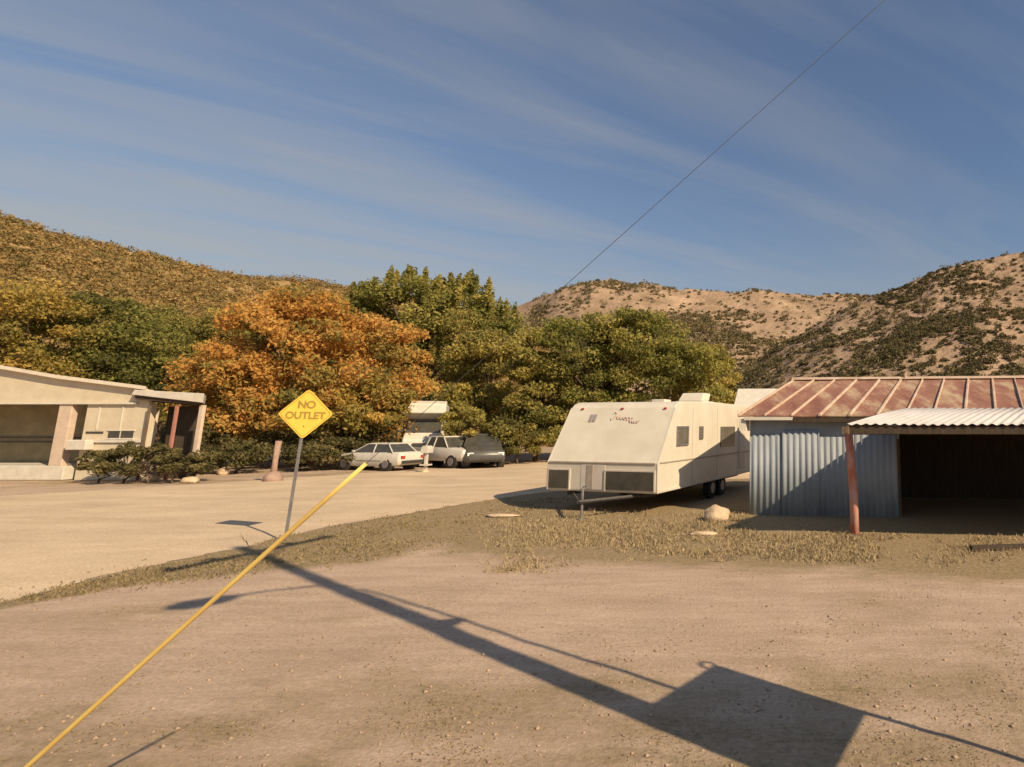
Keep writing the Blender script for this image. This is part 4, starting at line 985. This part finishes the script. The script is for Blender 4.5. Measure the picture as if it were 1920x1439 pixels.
# white mailbox
b = G(797, 886); root = empty('mailbox', b, 0, 'white mailbox on a white post in front of the parked vehicles', 'mailbox')
mb = MB(); mb.box((-.07, -.07, -.1), (.07, .07, 1.0)); mb.build('post', 'car_white', root, bevel=.01)
mb = MB(); pts = [Vector((-.17, -.28, 1.0)), Vector((.17, -.28, 1.0))] + [Vector((.17 * math.cos(t), -.28, 1.2 + .17 * math.sin(t))) for t in [math.pi * k / 8 for k in range(9)]]
mb.prism(pts, (0, .55, 0)); mb.build('box', 'car_white', root)
mb = MB(); mb.box((-.22, -.2, .35), (.22, .2, .42)); mb.build('shelf', 'car_white', root)
mb = MB(); mb.tube([(0, 0, 0), (0, 0, .12)], [.22, .12], 10); mb.build('foot', 'rock', root)
# dark bar imitating a cast shadow on the ground at the right edge
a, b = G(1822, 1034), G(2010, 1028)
o = empty('shadow_strip', a, 0, 'dark bar standing in for a shadow on the grass before the shed at the right edge', 'shadow_strip')
mb = MB(); d = (b - a); mb.prism([Vector((0, 0, 0)), Vector((0, .16, 0)), Vector((0, .15, .09)), Vector((.02, .01, .09))], d); mb.build('beam', 'dark_wood', o, bevel=.01)  # solid dark piece in place of shade from something off frame

# ---------------------------------------------------------------- grass and litter
def blades(name, pts, h, m, label, seed, per=7, spread=.06):
    rs = np.random.RandomState(seed); n = len(pts) * per
    b = np.repeat(np.array(pts), per, 0) + np.c_[rs.normal(0, spread, (n, 2)), np.zeros(n)]
    an = rs.uniform(0, 2 * math.pi, n); hh = h * rs.uniform(.35, 1.25, n) * np.repeat(np.clip(np.abs(rs.normal(.7, .5, len(pts))), .3, 2.2), per); ww = .004 + .006 * rs.uniform(size=n)
    side = np.c_[np.cos(an), np.sin(an), np.zeros(n)] * ww[:, None] * (1 + b[:, 1:2] * .10)
    lean = np.c_[rs.normal(0, .45, (n, 2)) * hh[:, None], hh]
    v = np.stack([b - side, b + side, b + lean], 1).reshape(-1, 3); f = np.arange(n * 3).reshape(n, 3)
    t = np.repeat(np.clip(rs.normal(.55, .22, n), 0, 1), 3)
    return tag(np_mesh(name, v, f, m, tint=t), label, 'grass', kind='stuff')
rs = random.Random(11)
pg, pv, pf = [], [], []
def put(lst, q): lst.append((q.x, q.y, bumpz(q.x, q.y)))
for _ in range(60000):
    px, py = rs.uniform(880, 2100), rs.uniform(950, 1080)
    if px > 1405 and py < 1002: continue
    q = G(px, py)
    f = noise.noise(Vector((q.x * .5, q.y * .7, 7))) + .6 * noise.noise(Vector((q.x * 1.9, q.y * 2.2, 3)))
    dens = sm(952, 985, py + 14 * f) * (1 - sm(995, 1062, py - 45 * f)) * sm(890, 1060, px + 90 * f) * (.25 + .75 * sm(-.3, .35, f))
    if rs.random() > dens * .42: continue
    put(pg, q)
blades('dry_grass', pg, .060, 'straw', 'golden dry grass in front of the trailer and shed', 1, spread=.10)
for _ in range(60000):
    px, py = rs.uniform(-60, 1750), rs.uniform(935, 1130)
    if px > 1405 and py < 1002: continue
    q = G(px, py); d = road_dist(q.x, q.y)
    w = .8 + 4.5 * sm(8.5, 12.5, q.y)
    if d < .02: continue
    if rs.random() > .45 * (1 - sm(w * .3, w, d)) * (.5 + .9 * noise.noise(Vector((q.x * .6, q.y * .6, 1)))): continue
    put(pv, q)
blades('verge_grass', pv, .04, 'verge_grass', 'short brown green grass along the near road edge', 2, spread=.10)
for _ in range(22000):
    px, py = rs.uniform(-100, 2000), rs.uniform(1060, 1500)
    q = G(px, py)
    f = noise.noise(Vector((q.x * .9, q.y * .9, 2))) + .5 * noise.noise(Vector((q.x * 3, q.y * 3, 2)))
    if rs.random() > .5 * sm(-.2, .8, f) * (.25 + .75 * sm(1180, 1439, py)): continue
    put(pf, q)
blades('ground_grass', pf, .013, 'verge_grass', 'sparse short dry grass on the bare dirt in the foreground', 3, per=5, spread=.08)
# small stones on the dirt, one scatter
rn = np.random.RandomState(5); cnt = 3800; V = []; F = []
oct_ = np.array([(1,0,0),(-1,0,0),(0,1,0),(0,-1,0),(0,0,1),(0,0,-1)], float)
of = np.array([(0,2,4),(2,1,4),(1,3,4),(3,0,4),(2,0,5),(1,2,5),(3,1,5),(0,3,5)])
for k in range(cnt):
    px, py = rn.uniform(-100, 2000), rn.uniform(1040, 1480); q = G(px, py)
    dd = road_dist(q.x, q.y)
    s = .003 + .022 * rn.uniform() ** 7 + .0005 * q.y
    zz_ = bumpz(q.x, q.y) if dd > 0 else .02
    V.append(oct_ * s * rn.uniform(.6, 1.3, (6, 3)) * [1, 1, .6] + [q.x, q.y, zz_ + s * .15]); F.append(of + 6 * k)
tag(np_mesh('gravel', np.concatenate(V), np.concatenate(F), 'gravel_stone'), 'loose small stones scattered over the dirt', 'gravel', kind='stuff')
